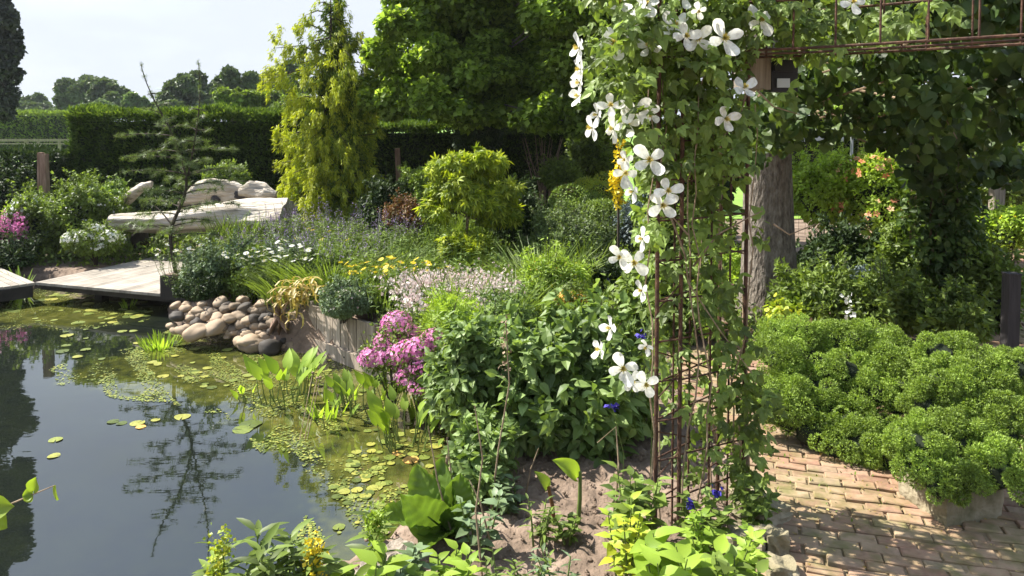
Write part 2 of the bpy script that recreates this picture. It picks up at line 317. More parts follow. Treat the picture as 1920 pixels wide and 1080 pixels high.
# ------------------------------------------------------------------ polygons of the place
def poly_sd(P, poly):
    poly = np.asarray(poly, float)[:, :2]; P = np.asarray(P)[:, :2]; n = len(poly); d = np.full(len(P), 1e9); ins = np.zeros(len(P), bool)
    for i in range(n):
        a, b = poly[i], poly[(i + 1) % n]; e = b - a; wv = P - a
        t = np.clip((wv @ e) / (e @ e), 0, 1); d = np.minimum(d, np.linalg.norm(wv - t[:, None] * e, axis=1))
        c = ((a[1] > P[:, 1]) != (b[1] > P[:, 1])) & (P[:, 0] < (b[0] - a[0]) * (P[:, 1] - a[1]) / (b[1] - a[1] + 1e-12) + a[0]); ins ^= c
    return np.where(ins, -d, d)
gp = lambda x, y, z=0: tuple(G(x, y, z)[:2])
POND = [(-9.5, .9), (-2.2, 1.9), gp(560, 1150, WZ), gp(700, 1085, WZ), gp(745, 1030, WZ), gp(800, 960, WZ), gp(880, 880, WZ), gp(860, 800, WZ), gp(730, 712, WZ), gp(598, 664, WZ),
        gp(500, 655, WZ), gp(420, 625, WZ), gp(330, 610, WZ), gp(312, 580, WZ), (-3.6, 8.4), (-5.4, 9.0), (-9.5, 9.6)]
BED = [gp(583, 640), gp(730, 700), gp(850, 760), gp(1000, 800), gp(1180, 760), gp(1180, 600), gp(1250, 470), (2, 11.5), (-4.0, 11.5), gp(300, 500), gp(400, 545), gp(560, 600)]
PATH = [gp(1425, 1250), gp(1400, 1000), gp(1400, 900), gp(1310, 790), gp(1250, 660), gp(1440, 640), (3.3, 5.6), (6.2, 13.5), (8.2, 13.5), (6.5, 5), (6, 1.3)]

def ground_h(P):
    d = poly_sd(P, POND); z = np.clip(d / .25, -1, 1); h = np.where(d < 0, -.25 + z * .55, -.25 + .25 * np.minimum(1, d / .18 + .25))
    dd_ = poly_sd(P, [(-9, 7.0), (-5.1, 7.6), (-3.2, 7.1), (-3.0, 8.4), (-2.2, 10.6), (-9, 11)]); h = np.where(dd_ < 0, np.minimum(h, -.075), h)
    db = poly_sd(P, BED); h = h + .14 * np.clip(-db / .2, 0, 1) * (d > 0.05) * (dd_ > 0)
    return h
xs = np.concatenate([[-900, -500, -250, -120, -60, -35, -22, -15, -12], np.arange(-10, -1, .12), np.arange(-1, 1.4, .03), np.arange(1.4, 9, .15), [10, 13, 18, 26, 40, 70, 130, 260, 500, 900]])
ys = np.concatenate([[-300, -100, -30, -10, -4, 0, 1, 1.6], np.arange(2, 4.4, .03), np.arange(4.4, 13, .13), [14, 16, 19, 24, 32, 45, 70, 110, 180, 300, 500, 900, 1800]])
X, Y = np.meshgrid(xs, ys); P = np.stack([X.ravel(), Y.ravel()], -1); H = ground_h(P)
near = (P[:, 0] > -1) & (P[:, 0] < 1.45) & (P[:, 1] > 1.9) & (P[:, 1] < 4.5) & (H > -.1) & (poly_sd(P, PATH) > .03)
bump = sum(np.sin(P[:, 0] * f + a) * np.sin(P[:, 1] * f * 1.1 + b) / k for f, a, b, k in [(17, 1, 2, 1.2), (31, 3, .4, 1.5), (53, 2, 5, 2), (9, .4, 1, .9)])
H = H + near * (bump * .012 + rng.normal(0, .009, len(H)))
ny, nx = X.shape; i = np.arange(ny - 1)[:, None] * nx; j = np.arange(nx - 1)[None]
Q = np.stack([i + j, i + j + 1, i + nx + j + 1, i + nx + j], -1).reshape(-1, 4)
struct(MB().add(np.column_stack([P, H]), Q).build('ground', M_soil, smooth=True))
def sheet(poly, z, name, mat, step=None):
    V = np.array([[p[0], p[1], z] for p in poly]); return MB().add(V, [list(range(len(V)))]).build(name, mat)
struct(sheet([(-400, 14), (-30, 13.4), (30, 13.4), (400, 14), (400, 900), (-400, 900)], .02, 'lawn', M_lawn))
# water
xs = np.arange(-9.6, 0.3, .08); ys = np.arange(.8, 9.8, .08); X, Y = np.meshgrid(xs, ys); P = np.stack([X.ravel(), Y.ravel()], -1)
Q_ = np.stack([(np.arange(len(ys) - 1)[:, None] * len(xs) + np.arange(len(xs) - 1)[None]) + k for k in (0, 1, len(xs) + 1, len(xs))], -1).reshape(-1, 4)
keep = poly_sd(P, POND) < .35; Q_ = Q_[keep[Q_].all(1)]
water = MB().add(np.column_stack([P, np.full(len(P), WZ)]), Q_).build('water', M_water); struct(water)
wz = [((160, 575, 190, 38), 1.0), ((300, 690, 190, 45), .75), ((420, 670, 170, 45), .9), ((650, 730, 200, 80), 1.1), ((760, 850, 170, 130), 1.05), ((700, 970, 120, 100), .9), ((350, 712, 150, 36), 1.0), ((480, 700, 130, 60), 1.05), ((600, 790, 110, 60), 1.0), ((400, 640, 120, 50), .95), ((60, 560, 120, 25), .8)]
weed = np.zeros(len(P))
def pix(Pw):
    Pw = np.asarray(Pw, float); d = Pw - np.array([0, 0, CH]); dep = d[:, 1] * math.cos(PITCH) - d[:, 2] * math.sin(PITCH); up = d[:, 1] * math.sin(PITCH) + d[:, 2] * math.cos(PITCH)
    dep = np.maximum(dep, .05); return np.stack([960 + F * d[:, 0] / dep, P0 - F * up / dep], -1)
wc = [(gp(c[0], c[1], WZ), ((gp(c[0] + c[2], c[1], WZ)[0] - gp(c[0] - c[2], c[1], WZ)[0]) / 2, (gp(c[0], c[1] - c[3], WZ)[1] - gp(c[0], c[1] + c[3], WZ)[1]) / 2), s) for c, s in wz]
for c, rr, s in wc:
    q = ((P[:, 0] - c[0]) / rr[0]) ** 2 + ((P[:, 1] - c[1]) / rr[1]) ** 2; weed = np.maximum(weed, s * np.clip(1.5 - q, 0, 1))
at_w = water.data.attributes.new('weed', 'FLOAT', 'POINT'); at_w.data.foreach_set('value', weed.astype(np.float32))

# brick path: every brick a slightly tilted block
struct(MB().add(np.array([[p[0], p[1], .012] for p in PATH]), [list(range(len(PATH)))]).build('path_bed', M_joint))
bm_ = MB(); ang = R(-17); ca, sa = math.cos(ang), math.sin(ang)
bt = []
for z, s in ((0, 1), (.8, 1), (1, .93)): bt += [(-.5 * s, -.5 * (s if s == 1 else .86), z), (.5 * s, -.5 * (s if s == 1 else .86), z), (.5 * s, .5 * (s if s == 1 else .86), z), (-.5 * s, .5 * (s if s == 1 else .86), z)]
BQ = [[k + a_, k + (a_ + 1) % 4, k + 4 + (a_ + 1) % 4, k + 4 + a_] for k in (0, 4) for a_ in range(4)] + [[8, 9, 10, 11]]
T_B = (np.array(bt, float), np.array(BQ))
pos = []; 
for rI in range(-70, 200):
    for cI in range(-22, 66):
        u = cI * .146 + (rI % 2) * .073 + rng.normal(0, .003); v = rI * .068 + 2.2 + rng.normal(0, .002) + .028 * math.sin(cI * .42 + rI * .03)
        pos.append((1.0 + u * ca - v * sa * 0 + v * math.sin(-ang) * 0 + (-sa) * 0 + 0, 0, u, v))
pos = np.array(pos); u, v = pos[:, 2], pos[:, 3]; PX = 1.4 + u * ca - (v - 2.2) * sa; PY = 2.2 + u * sa + (v - 2.2) * ca
PP = np.stack([PX, PY], -1); keep = poly_sd(PP, PATH) < -.035; keep &= (PY < 9) | (PX > 4.5)
PP = PP[keep]; n = len(PP); fr = frames(np.tile([-sa, ca, 0], (n, 1)) + rng.normal(0, .02, (n, 3)), np.tile([0, 0, 1.], (n, 1)) + rng.normal(0, .03, (n, 3)))
bm_.inst(T_B, np.column_stack([PP, .004 + rng.normal(0, .003, n) + .006 * np.sin(PP[:, 0] * 6) * np.sin(PP[:, 1] * 5)]), fr, np.tile([.141, .0625, .021], (n, 1)) * U(.94, 1.0, (n, 1)))
struct(bm_.build('brick_path', M_brick))
# ------------------------------------------------------------------ plant generators
def lobes(cs, rs, n, inner=.35):
    """points and outward normals on the skins of several ellipsoids"""
    cs = np.asarray(cs, float); rs = np.asarray(rs, float); vol = (rs ** 2).sum(1); k = rng.choice(len(cs), n, p=vol / vol.sum())
    d = sph(n); rad = 1 - inner * rng.random(n) ** 2
    return cs[k] + d * rs[k] * rad[:, None], nrm(d / rs[k]), rad
def sublobes(c, r, k, s=(.28, .45), zlo=-.5, spread=.75):
    d = sph(k * 3); d = d[d[:, 2] > zlo][:k]; r = np.asarray(r, float); rr = U(s[0], s[1], len(d))
    return np.asarray(c) + d * r * spread, rr[:, None] * np.full((1, 3), r.mean()) * np.array([1, 1, .85])
def leaves(mb, P, N, size, t=T_Q, up=.5, droop=.3, var=.35, rnd=None, mi=0, side=None):
    n = len(P)
    d = nrm(N * .6 + rng.normal(0, .55, (n, 3)) + np.array([0, 0, -droop])); upv = nrm(N * (1 - up) + np.array([0, 0, up]) + rng.normal(0, .35, (n, 3)))
    return mb.inst(t, P, frames(d, upv), size * U(1 - var, 1 + var, n)[:, None] * np.ones(3), rnd, mi)
def box_px(x0, x1, y0, y1, Y, ry=None):
    a, b = at(x0, (y0 + y1) / 2, Y), at(x1, (y0 + y1) / 2, Y); t, bt_ = at((x0 + x1) / 2, y0, Y), at((x0 + x1) / 2, y1, Y)
    rx = (b[0] - a[0]) / 2; rz = (t[2] - bt_[2]) / 2; return (np.array([(a[0] + b[0]) / 2, Y, (t[2] + bt_[2]) / 2]), np.array([rx, ry or rx, rz]))
def bush(name, label, cat, c, r, mat, n, size, t=T_Q, k=14, s=(.28, .42), core=True, group=None, stems=5, up=.5, droop=.2, base=None, bark=None, inner=.35, smat=None, flowers=None, coremat=None, wild=.3):
    c = np.asarray(c, float); r = np.asarray(r, float)
    b = np.array([c[0], c[1], max(-.02, c[2] - r[2])]) if base is None else np.asarray(base, float)
    o = thing(name, label, cat, b, group)
    cs, rs = sublobes(c, r, k, s)
    m = MB(); Pq, Nq, rad = lobes(np.vstack([cs, [c]]), np.vstack([rs, [r * .8]]), n, inner)
    ok = Pq[:, 2] > b[2]; Pq, Nq = Pq[ok], Nq[ok]
    leaves(m, Pq, Nq, size, t, up, droop); s_ = MB()
    if wild > 0:
        ns = int(10 + k * 4); kk = rng.integers(0, len(cs), ns); dd = sph(ns); dd[:, 2] = np.abs(dd[:, 2]) * .9 + .15; dd = nrm(dd); A = cs[kk] + dd * rs[kk] * .8; ln = r.mean() * U(.25, .75, ns) * (.6 + wild); nl = max(4, int(n * wild / ns))
        Bq = A + nrm(dd + rng.normal(0, .25, (ns, 3)) + [0, 0, .5]) * ln[:, None]; i2 = np.repeat(np.arange(ns), nl); f = rng.random(ns * nl); Pw = A[i2] + (Bq - A)[i2] * f[:, None] + rng.normal(0, size * .22, (ns * nl, 3)); ok = Pw[:, 2] > b[2] + .02; leaves(m, Pw[ok], nrm((Bq - A)[i2][ok] + rng.normal(0, .6, (ok.sum(), 3)) * ln.mean()), size * .85, t, up, droop)
        for a_, b_ in zip(A[::2], Bq[::2]): s_.tube([a_, b_], [.003 + .004 * r.mean(), .0015], 3, cap=False)
    m.build('foliage', mat, o)
    for _ in range(max(stems, 1)):
        q = cs[rng.integers(len(cs))]; b0 = b + np.array([U(-.1, .1) * r[0], U(-.1, .1) * r[1], 0]); mid = (b0 + q) / 2 + rng.normal(0, .04, 3) * r.mean()
        s_.tube([b0 - [0, 0, .03], mid, q], [.005 + .016 * r.mean(), .004 + .010 * r.mean(), .003], 5)
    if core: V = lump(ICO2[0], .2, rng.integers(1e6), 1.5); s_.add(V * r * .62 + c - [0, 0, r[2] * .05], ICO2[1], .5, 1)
    s_.build('branches', [bark or M_barkd, M_core], o)
    if flowers:
        fm, fn, fs, ft = flowers; mf = MB(); Pf, Nf, _ = lobes(cs, rs * 1.16, int(fn * 1.3), .12); ok = (Nf[:, 2] > -.2) & (Pf[:, 2] > b[2] + .03); Pf, Nf = Pf[ok], Nf[ok]
        d = nrm(np.cross(Nf, sph(len(Pf)))); mf.inst(T_FL, Pf, frames(d, nrm(Nf + rng.normal(0, .35, Nf.shape))), fs * .75 * U(.6, 1.2, len(Pf))[:, None] * np.ones(3))
        mf.build('blossoms', fm, o)
    return o
def tree(name, label, cat, base, lob, mat, n, size, r0=.15, t=T_Q, group=None, bark=None, splitz=.45, droop=.35, up=.5, inner=.5, limbs=True):
    """lob: list of (centre, radii)"""
    base = np.asarray(base, float); o = thing(name, label, cat, base, group); cs = np.array([l[0] for l in lob]); rs = np.array([l[1] for l in lob], float)
    # each lobe gets smaller clumps on its skin
    C2 = []; R2 = []
    for c, r in zip(cs, rs):
        a, b = sublobes(c, r, 9, (.28, .5), -.9, .8); C2.append(a); R2.append(b)
    C2 = np.vstack(C2); R2 = np.vstack(R2); m = MB(); P1, N1, _ = lobes(C2, R2, n, inner); leaves(m, P1, N1, size, t, up, droop); m.build('crown', mat, o)
    top = cs[cs[:, 2].argmax()]; tk = MB(); mid = base + (top - base) * np.array([.5, .5, splitz]); 
    tk.tube([base - [0, 0, .1], base + [0, 0, .15], mid, base + (top - base) * .75, top], [r0 * 1.35, r0, r0 * .75, r0 * .45, r0 * .12], 10)
    if limbs:
        for c in C2[::3]:
            f = min(.9, max(.5, (c[2] - base[2]) / max(.1, top[2] - base[2]) * .7)); a = base + (top - base) * f; q = (a + c) / 2 + rng.normal(0, .06, 3)
            tk.tube([a, q, c], [r0 * .3, r0 * .18, r0 * .06], 5)
    tk.build('trunk', bark or M_barkd, o, smooth=True); return o
def lob_px(L_, Y, jit=.6, ry=1.0):
    res = []
    for (px, py, rx, ry_) in L_:
        y = Y + U(-jit, jit); c, r = box_px(px - rx, px + rx, py - ry_, py + ry_, y); res.append((c, (r[0], r[0] * ry, r[2])))
    return res
def hedge(name, label, x0, x1, y0, y1, h, mat, dens, size, group=None, core=.10, rag=.05):
    o = thing(name, label, 'hedge', ((x0 + x1) / 2, (y0 + y1) / 2, 0), group); m = MB(); W, D = x1 - x0, y1 - y0
    Ps, Ns = [], []
    for (area, fn) in ((W * h, lambda a, b: ((x0 + a * W, y0, b * h), (0, -1, 0))), (D * h, lambda a, b: ((x0, y0 + a * D, b * h), (-1, 0, 0))), (D * h, lambda a, b: ((x1, y0 + a * D, b * h), (1, 0, 0))), (W * D * 1.5, lambda a, b: ((x0 + a * W, y0 + b * D, h), (0, 0, 1))), (W * h * .3, lambda a, b: ((x0 + a * W, y1, b * h), (0, 1, 0)))):
        n = int(area * dens); a, b = rng.random(n), rng.random(n); p, q = fn(a, b); Pn = np.stack([np.broadcast_to(c, n) for c in p], -1); Nn = np.tile(np.array(q, float), (n, 1))
        bumpy = .05 * np.sin(Pn[:, 0] * 3.1 + 1) * np.sin(Pn[:, 2] * 4 + Pn[:, 1] * 2.3) + .03 * np.sin(Pn[:, 0] * 9 + Pn[:, 2] * 7)
        Pn = Pn + Nn * (bumpy[:, None] - .10 * rng.random((n, 1)) ** 2 + rag * rng.random((n, 1)) ** 3); Ps.append(Pn); Ns.append(Nn)
    P_, N_ = np.vstack(Ps), np.vstack(Ns); N_ = nrm(N_ + np.array([0, 0, .45])); n = len(P_)
    d = nrm(N_ + rng.normal(0, .45, (n, 3))); m.inst(T_Q, P_, frames(d, sph(n)), size * U(.6, 1.3, n)[:, None] * np.array([.7, 1, 1]), np.clip(rng.random(n) * .55 + .45 * (P_[:, 2] > h - .07) * rng.random(n) + 0, 0, 1))  # leaves along the top lighter: sunlit hedge top put into the colour
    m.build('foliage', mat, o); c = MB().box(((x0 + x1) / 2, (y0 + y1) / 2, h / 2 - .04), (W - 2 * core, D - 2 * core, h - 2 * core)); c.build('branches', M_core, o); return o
def blades(mb, b, n, h, spread, t=T_BL, lean=.35, wid=1.0, rnd=None, mi=0):
    th = U(0, 2 * np.pi, n); rr = spread * np.sqrt(rng.random(n)); P_ = np.asarray(b) + np.stack([rr * np.cos(th), rr * np.sin(th), 0 * th], -1)
    d = np.stack([np.cos(th) * lean * U(.2, 1.3, n), np.sin(th) * lean * U(.2, 1.3, n), np.ones(n)], -1); upv = np.stack([-np.cos(th), -np.sin(th), .3 + 0 * th], -1)
    hh = h * U(.55, 1.1, n); return mb.inst(t, P_, frames(d, upv), np.stack([hh * wid, hh, hh], -1), rnd, mi)
def stalks(mb, B, Tp, r=.003, k=3, mi=0, bend=.06):
    for a, b in zip(B, Tp):
        m_ = (a + b) / 2 + np.append(rng.normal(0, bend, 2) * np.linalg.norm(b - a), 0); mb.tube([a, m_, b], [r, r * .85, r * .6], k, mi=mi, rnd=rng.random(), cap=False)
def head_tmpl(kind):
    """flower head facing +Z, unit radius; returns MB-like list of (template, matindex)"""
    if kind == 'daisy':
        t = comp([(0, 0, a, 1) for a in np.arange(11) * 2 * np.pi / 11], (np.array([(-.06, .18, 0), (.06, .18, 0), (.15, .95, .02), (-.15, .95, .02)], float), np.array([[0, 1, 2, 3]]))); return t
HEADS = {}
def flower_mesh(kind, pm, cm, centre=.28):
    key = (kind, pm.name)
    if key in HEADS: return HEADS[key]
    m = MB()
    if kind == 'daisy':
        t = head_tmpl('daisy'); m.add(t[0], t[1], .6, 0); V = ICO1[0] * np.array([centre, centre, centre * .5]) + [0, 0, .03]; m.add(V, ICO1[1], .8, 1)
    ob = m.build('flower', [pm, cm]); me = ob.data; bpy.data.objects.remove(ob); HEADS[key] = me; return me
def put(name, me, parent, loc, rot, s, label=None):
    o = bpy.data.objects.new(name, me); COL.objects.link(o); o.parent = parent; o.location = Vector(loc) - wloc(parent); o.rotation_euler = rot; o.scale = (s, s, s) if np.ndim(s) == 0 else s
    return o
def clump(name, label, cat, c, rad, h, leafm, nleaf, lsize, lt=T_LAN, nstem=30, fl=None, group=None, z0=0.0, spread=.25, stem_r=.0028):
    """perennial: stalks fan from the crown, carry leaves; fl=(kind, petal mat, centre mat, size, count<=100)"""
    c = np.array([c[0], c[1], z0]); o = thing(name, label, cat, c, group); th = U(0, 2 * np.pi, nstem); rr = np.sqrt(rng.random(nstem))
    B = c + np.stack([rr * np.cos(th) * rad[0] * .7, rr * np.sin(th) * rad[1] * .7, 0 * th - .02], -1)
    Tp = c + np.stack([rr * np.cos(th) * rad[0] * (1 + spread), rr * np.sin(th) * rad[1] * (1 + spread), h * U(.7, 1.05, nstem) * (1 - .2 * rr)], -1)
    m = MB(); stalks(m, B, Tp, stem_r); m.build('stem', M_stem, o)
    m = MB(); k = rng.integers(0, nstem, nleaf); f = rng.random(nleaf) ** .8; P_ = B[k] + (Tp[k] - B[k]) * f[:, None] * .93 + rng.normal(0, .01, (nleaf, 3)); a = U(0, 2 * np.pi, nleaf)
    d = np.stack([np.cos(a), np.sin(a), U(.0, .9, nleaf)], -1); m.inst(lt, P_, frames(d, None, rng.normal(0, .3, nleaf)), lsize * U(.5, 1.15, nleaf)[:, None] * (1 - .35 * f)[:, None] * np.ones(3)); m.build('foliage', leafm, o)
    if fl:
        kind, pm, cm, fs, cnt = fl; me = flower_mesh(kind, pm, cm)
        for q in range(min(cnt, nstem, 100)):
            put('flower', me, o, Tp[q] + [0, 0, .005], (U(-.5, .5), U(-.5, .5), U(0, 6)), fs * U(.8, 1.15))
    return o
def spikes(name, label, cat, c, rad, h, leafm, flm, n, fsize=.012, flen=.35, nleaf=600, lsize=.05, z0=.12, group=None, per=26, lt=T_LAN, width=.012):
    c = np.array([c[0], c[1], z0]); o = thing(name, label, cat, c, group); th = U(0, 2 * np.pi, n); rr = np.sqrt(rng.random(n))
    B = c + np.stack([rr * np.cos(th) * rad[0] * .8, rr * np.sin(th) * rad[1] * .8, 0 * th - .02], -1); Tp = c + np.stack([rr * np.cos(th) * rad[0] * 1.15, rr * np.sin(th) * rad[1] * 1.15, h * U(.65, 1.05, n)], -1)
    m = MB(); stalks(m, B, Tp, .0028); m.build('stem', M_stem, o)
    m = MB(); k = rng.integers(0, n, nleaf); f = rng.random(nleaf) * .7; P_ = B[k] + (Tp[k] - B[k]) * f[:, None]; a = U(0, 2 * np.pi, nleaf)
    m.inst(lt, P_, frames(np.stack([np.cos(a), np.sin(a), U(.2, 1.2, nleaf)], -1)), lsize * U(.5, 1.2, nleaf)[:, None] * np.ones(3)); m.build('foliage', leafm, o)
    m = MB(); k = np.repeat(np.arange(n), per); f = 1 - flen * rng.random(n * per); P_ = B[k] + (Tp[k] - B[k]) * f[:, None] + rng.normal(0, width, (n * per, 3)) * (1.3 - f)[:, None] * 2
    d = sph(n * per); m.inst(T_FL if fsize > .015 else T_Q, P_, frames(d, sph(n * per)), fsize * (.62 if fsize > .015 else 1.1) * U(.6, 1.3, n * per)[:, None] * np.ones(3)); m.build('blossoms', flm, o); return o
# ================================================================== BACKGROUND
# wind turbine, far beyond the trees
tb = at(338, 235, 420); tb[2] = 0
o = thing('wind_turbine', 'tiny pale three-bladed wind turbine above the treeline', 'wind turbine', tb)
hub = at(313, 167, 420); hub[0] = tb[0] = hub[0]; o.location = (hub[0], 420, 0)
MB().tube([(hub[0], 420, 0), (hub[0], 420, hub[2] - .5)], [1.1, .6], 10).build('tower', M_turb, o)
MB().box(hub, (1.2, 3, 1.3)).build('nacelle', M_turb, o)
for a in (32, 152, 272):
    d = np.array([math.sin(R(a)), 0, math.cos(R(a))]); hb = hub + [0, -1.8, 0]
    MB().tube([hb, hb + d * 2, hb + d * 6.5], [.25, .38, .08], 6).build('blade', M_turb, o)
# far trees
def fartree(label, L_, Y, n, size, mat=None, r0=.3):
    c = at(L_[0][0], 230, Y); return tree('broadleaf_tree', label, 'tree', (c[0], Y, 0), lob_px(L_, Y, 2.5), mat or M_far, int(n * 1.8), size * .62, r0, T_QR, 'trees beyond the hedge', inner=.7)
fartree('small round pale tree left of the dark twin-crowned tree', [(62, 202, 34, 24), (40, 206, 24, 16), (80, 210, 22, 14)], 70, 9000, .5)
fartree('broad rounded tree standing far behind the hedge corner', [(150, 180, 38, 28), (175, 168, 34, 20), (130, 195, 24, 20), (165, 200, 34, 18)], 62, 14000, .5)
fartree('darker bushy tree touching the broad rounded tree', [(205, 182, 26, 26), (218, 196, 20, 20), (196, 205, 24, 16)], 60, 9000, .5)
fartree('low pale willow bush before the two round trees', [(190, 205, 26, 10), (160, 209, 22, 9)], 52, 5000, .4, M_grey)
fartree('pale slim willow in the gap of the treeline', [(256, 195, 18, 18), (266, 206, 16, 12), (248, 208, 12, 10)], 50, 5000, .35, M_grey)
fartree('wide dark green tree right of the wind turbine', [(345, 180, 42, 34), (375, 170, 38, 30), (318, 198, 22, 22), (400, 185, 34, 32), (350, 205, 44, 20)], 48, 20000, .42)
fartree('tall domed tree behind the golden conifer', [(446, 160, 34, 32), (470, 180, 34, 34), (430, 190, 30, 28), (510, 165, 40, 26), (545, 150, 34, 34)], 44, 20000, .42)
fartree('light green tree over the hedge beside golden conifer', [(440, 190, 34, 24), (500, 200, 44, 28), (470, 210, 50, 14), (555, 205, 34, 22)], 24, 14000, .18, M_mid)
tree('copper_beech', 'tall dark leaved tree at the far left edge', 'tree', (at(-60, 230, 24)[0], 24, 0), lob_px([(-10, 150, 42, 60), (-20, 60, 44, 60), (8, 90, 26, 38), (2, 190, 34, 34), (-30, -20, 36, 50), (-60, 120, 60, 120), (16, 130, 20, 26), (-5, 20, 22, 30), (-50, -120, 60, 80), (-10, -100, 36, 60), (-60, -240, 60, 90), (-22, -230, 36, 60), (-60, -350, 60, 80), (-10, -330, 36, 50)], 24, .8), M_copper, 80000, .13, .22, T_QR, inner=.8)
# far fence rails and field
def railfence():
    a, b = at(-60, 263, 30), at(126, 262, 30); o = thing('rail_fence', 'grey two-rail timber fence across the field at left', 'fence', ((a[0] + b[0]) / 2, 30, 0))
    for z_, hh in ((a[2] + .0, .10), (a[2] - .14, .05)): MB().box(((a[0] + b[0]) / 2, 30, z_), (b[0] - a[0] + 1, .06, hh)).build('rail', M_gwood, o)
    for px in (-30, 48, 71, 110):
        q = at(px, 262, 30); MB().box((q[0], 30.04, q[2] / 2 - .05), (.13 if px == 48 else .07, .1, q[2] + .1)).build('post', M_gwood, o)
railfence()
hedge('field_hedge', 'bright green clipped hedge on the far side of the field', at(-40, 230, 36)[0], at(145, 230, 36)[0], 36, 37.5, at(90, 212, 36)[2], M_hedge_l, 260, .16, 'hedges')
# garden hedges
hx0, hx1 = at(128, 300, 11.9)[0], at(560, 300, 11.9)[0]
hedge('yew_hedge', 'tall dark clipped hedge right behind the driftwood bench', hx0, hx1, 11.9, 13.2, 1.90, M_hedge, 3000, .075, 'hedges')
hedge('yew_hedge', 'long dark clipped hedge between golden conifer and garden arch', hx1 + .05, at(1160, 250, 12.6)[0], 12.6, 13.6, 1.70, M_hedge, 2800, .075, 'hedges')
hedge('low_hedge', 'low dark hedge left of the brown timber post', at(-40, 300, 11.5)[0], hx0 - .05, 11.6, 12.4, at(60, 291, 11.5)[2], M_dark, 2400, .075, 'hedges')
# shrubs and trees beyond the middle hedge
for lab, bx, Y, m_, nn in (('dusky green shrub seen over the hedge under tree branches', (600, 740, 165, 240, 15.5), 0, M_mid, 9000), ('pale green shrub beside the thin white pole', (720, 850, 180, 245, 15.2), 0, M_mid, 9000),
                     ('light leafy shrub over the hedge above the bare twigs', (930, 1080, 180, 262, 15.6), 0, M_hedge_l, 11000), ('dense shrub beyond hedge behind the clematis flowers', (1060, 1220, 150, 262, 15.5), 0, M_mid, 11000)):
    c, r = box_px(*bx[:5]); c[2] = max(c[2], .9); bush('tall_shrub', lab, 'shrub', c, (r[0] * 1.1, .9, r[2] * 1.25), m_, nn, .10, T_QR, 16, group='shrubs beyond the hedge', base=(c[0], c[1], 0))
q = at(804, 178, 14.4); MB().tube([(q[0], 14.4, 0), q], [.02, .015], 8).tube([q - [0, 0, .1], q + [-.17, 0, -.14]], .008, 6).build('pole', M_metal, origin=(q[0], 14.4, 0)); tag(bpy.context.scene.objects['pole'], 'thin white pole standing above the hedge', 'pole')
bigL = lob_px([(762, 75, 80, 55), (815, 20, 85, 70), (728, 135, 50, 46), (790, 130, 100, 60), (880, 60, 100, 90), (900, 160, 70, 60), (980, 40, 110, 90), (1060, 60, 110, 90), (1090, 150, 90, 70), (1000, 150, 80, 60),
              (1160, 60, 100, 90), (1200, 150, 90, 70), (850, -90, 140, 90), (1050, -100, 160, 100), (740, 180, 60, 30), (1120, 215, 60, 40), (960, 205, 60, 30), (850, 0, 80, 60), (940, 100, 90, 70), (820, 190, 60, 34), (890, 205, 50, 30), (1030, 215, 60, 34), (1050, 20, 80, 50)], 11.0, .9)
tree('linden_tree', 'large broadleaf tree with lush green crown hanging over the hedge', 'tree', (at(880, 250, 12.2)[0], 14.0, 0), bigL, M_linden, 105000, .085, .10, T_QR, bark=M_bark, inner=.45)
# ================================================================== MIDDLE GARDEN
# deck
A0 = np.array([*G(66, 529, -.01)[:2]]); A1 = np.array([*G(348, 555, -.01)[:2]]); e = (A1 - A0) / np.linalg.norm(A1 - A0); nrmv = np.array([-e[1], e[0]])
if nrmv[1] < 0: nrmv = -nrmv
o = thing('pond_deck', 'weathered grey timber deck along the far pond edge below bench', 'deck', (*A0, 0)); m = MB(); Lf = np.linalg.norm(A1 - A0) + 1.2; k = 0; s = 0
rz = math.atan2(nrmv[1], nrmv[0])
while s < Lf:
    c = A0 + e * (s + .035) + nrmv * 1.75; m.box((*c, -.025 + rng.normal(0, .0004)), (3.5, .0695, .028), rz, rng.random()); s += .074
m.build('deck_boards', M_deck, o)
f0 = A0 + nrmv * .03 + e * (Lf / 2); MB().box((*(f0 + nrmv * .05), -.075), (.04, Lf, .06), rz).box((*(A0 + nrmv * .5 + e * Lf / 2), -.12), (.08, Lf, .14), rz).build('joist_shade_strip', M_deckd, o)  # front strip added dark for the shaded gap under the boards
for s in (.5,): p_ = A0 + e * s + nrmv * .4; MB().box((*p_, -.45), (.1, .1, .6), rz).build('post', M_deckd, o)
B1 = np.array([*G(-160, 560, -.01)[:2]]); e2 = (B1 - A0) / np.linalg.norm(B1 - A0); n2_ = np.array([-e2[1], e2[0]]); n2_ = n2_ if n2_[1] > 0 else -n2_
o = thing('deck_walkway', 'dark-sided timber walkway joining the deck at the left edge', 'walkway', (*A0, 0)); m = MB(); s = 0; rz2 = math.atan2(n2_[1], n2_[0])
while s < 1.9: m.box((*(A0 + e2 * (s + .03) + n2_ * .85 - e * .012), -.03 + rng.normal(0, .001)), (1.7, .068, .028), rz2, rng.random()); s += .074
m.build('walkway_boards', M_deck, o); MB().box((*(A0 + e2 * 1.0 + n2_ * .02), -.11), (.05, 1.95, .12), rz2).build('side_beam', M_deckd, o)
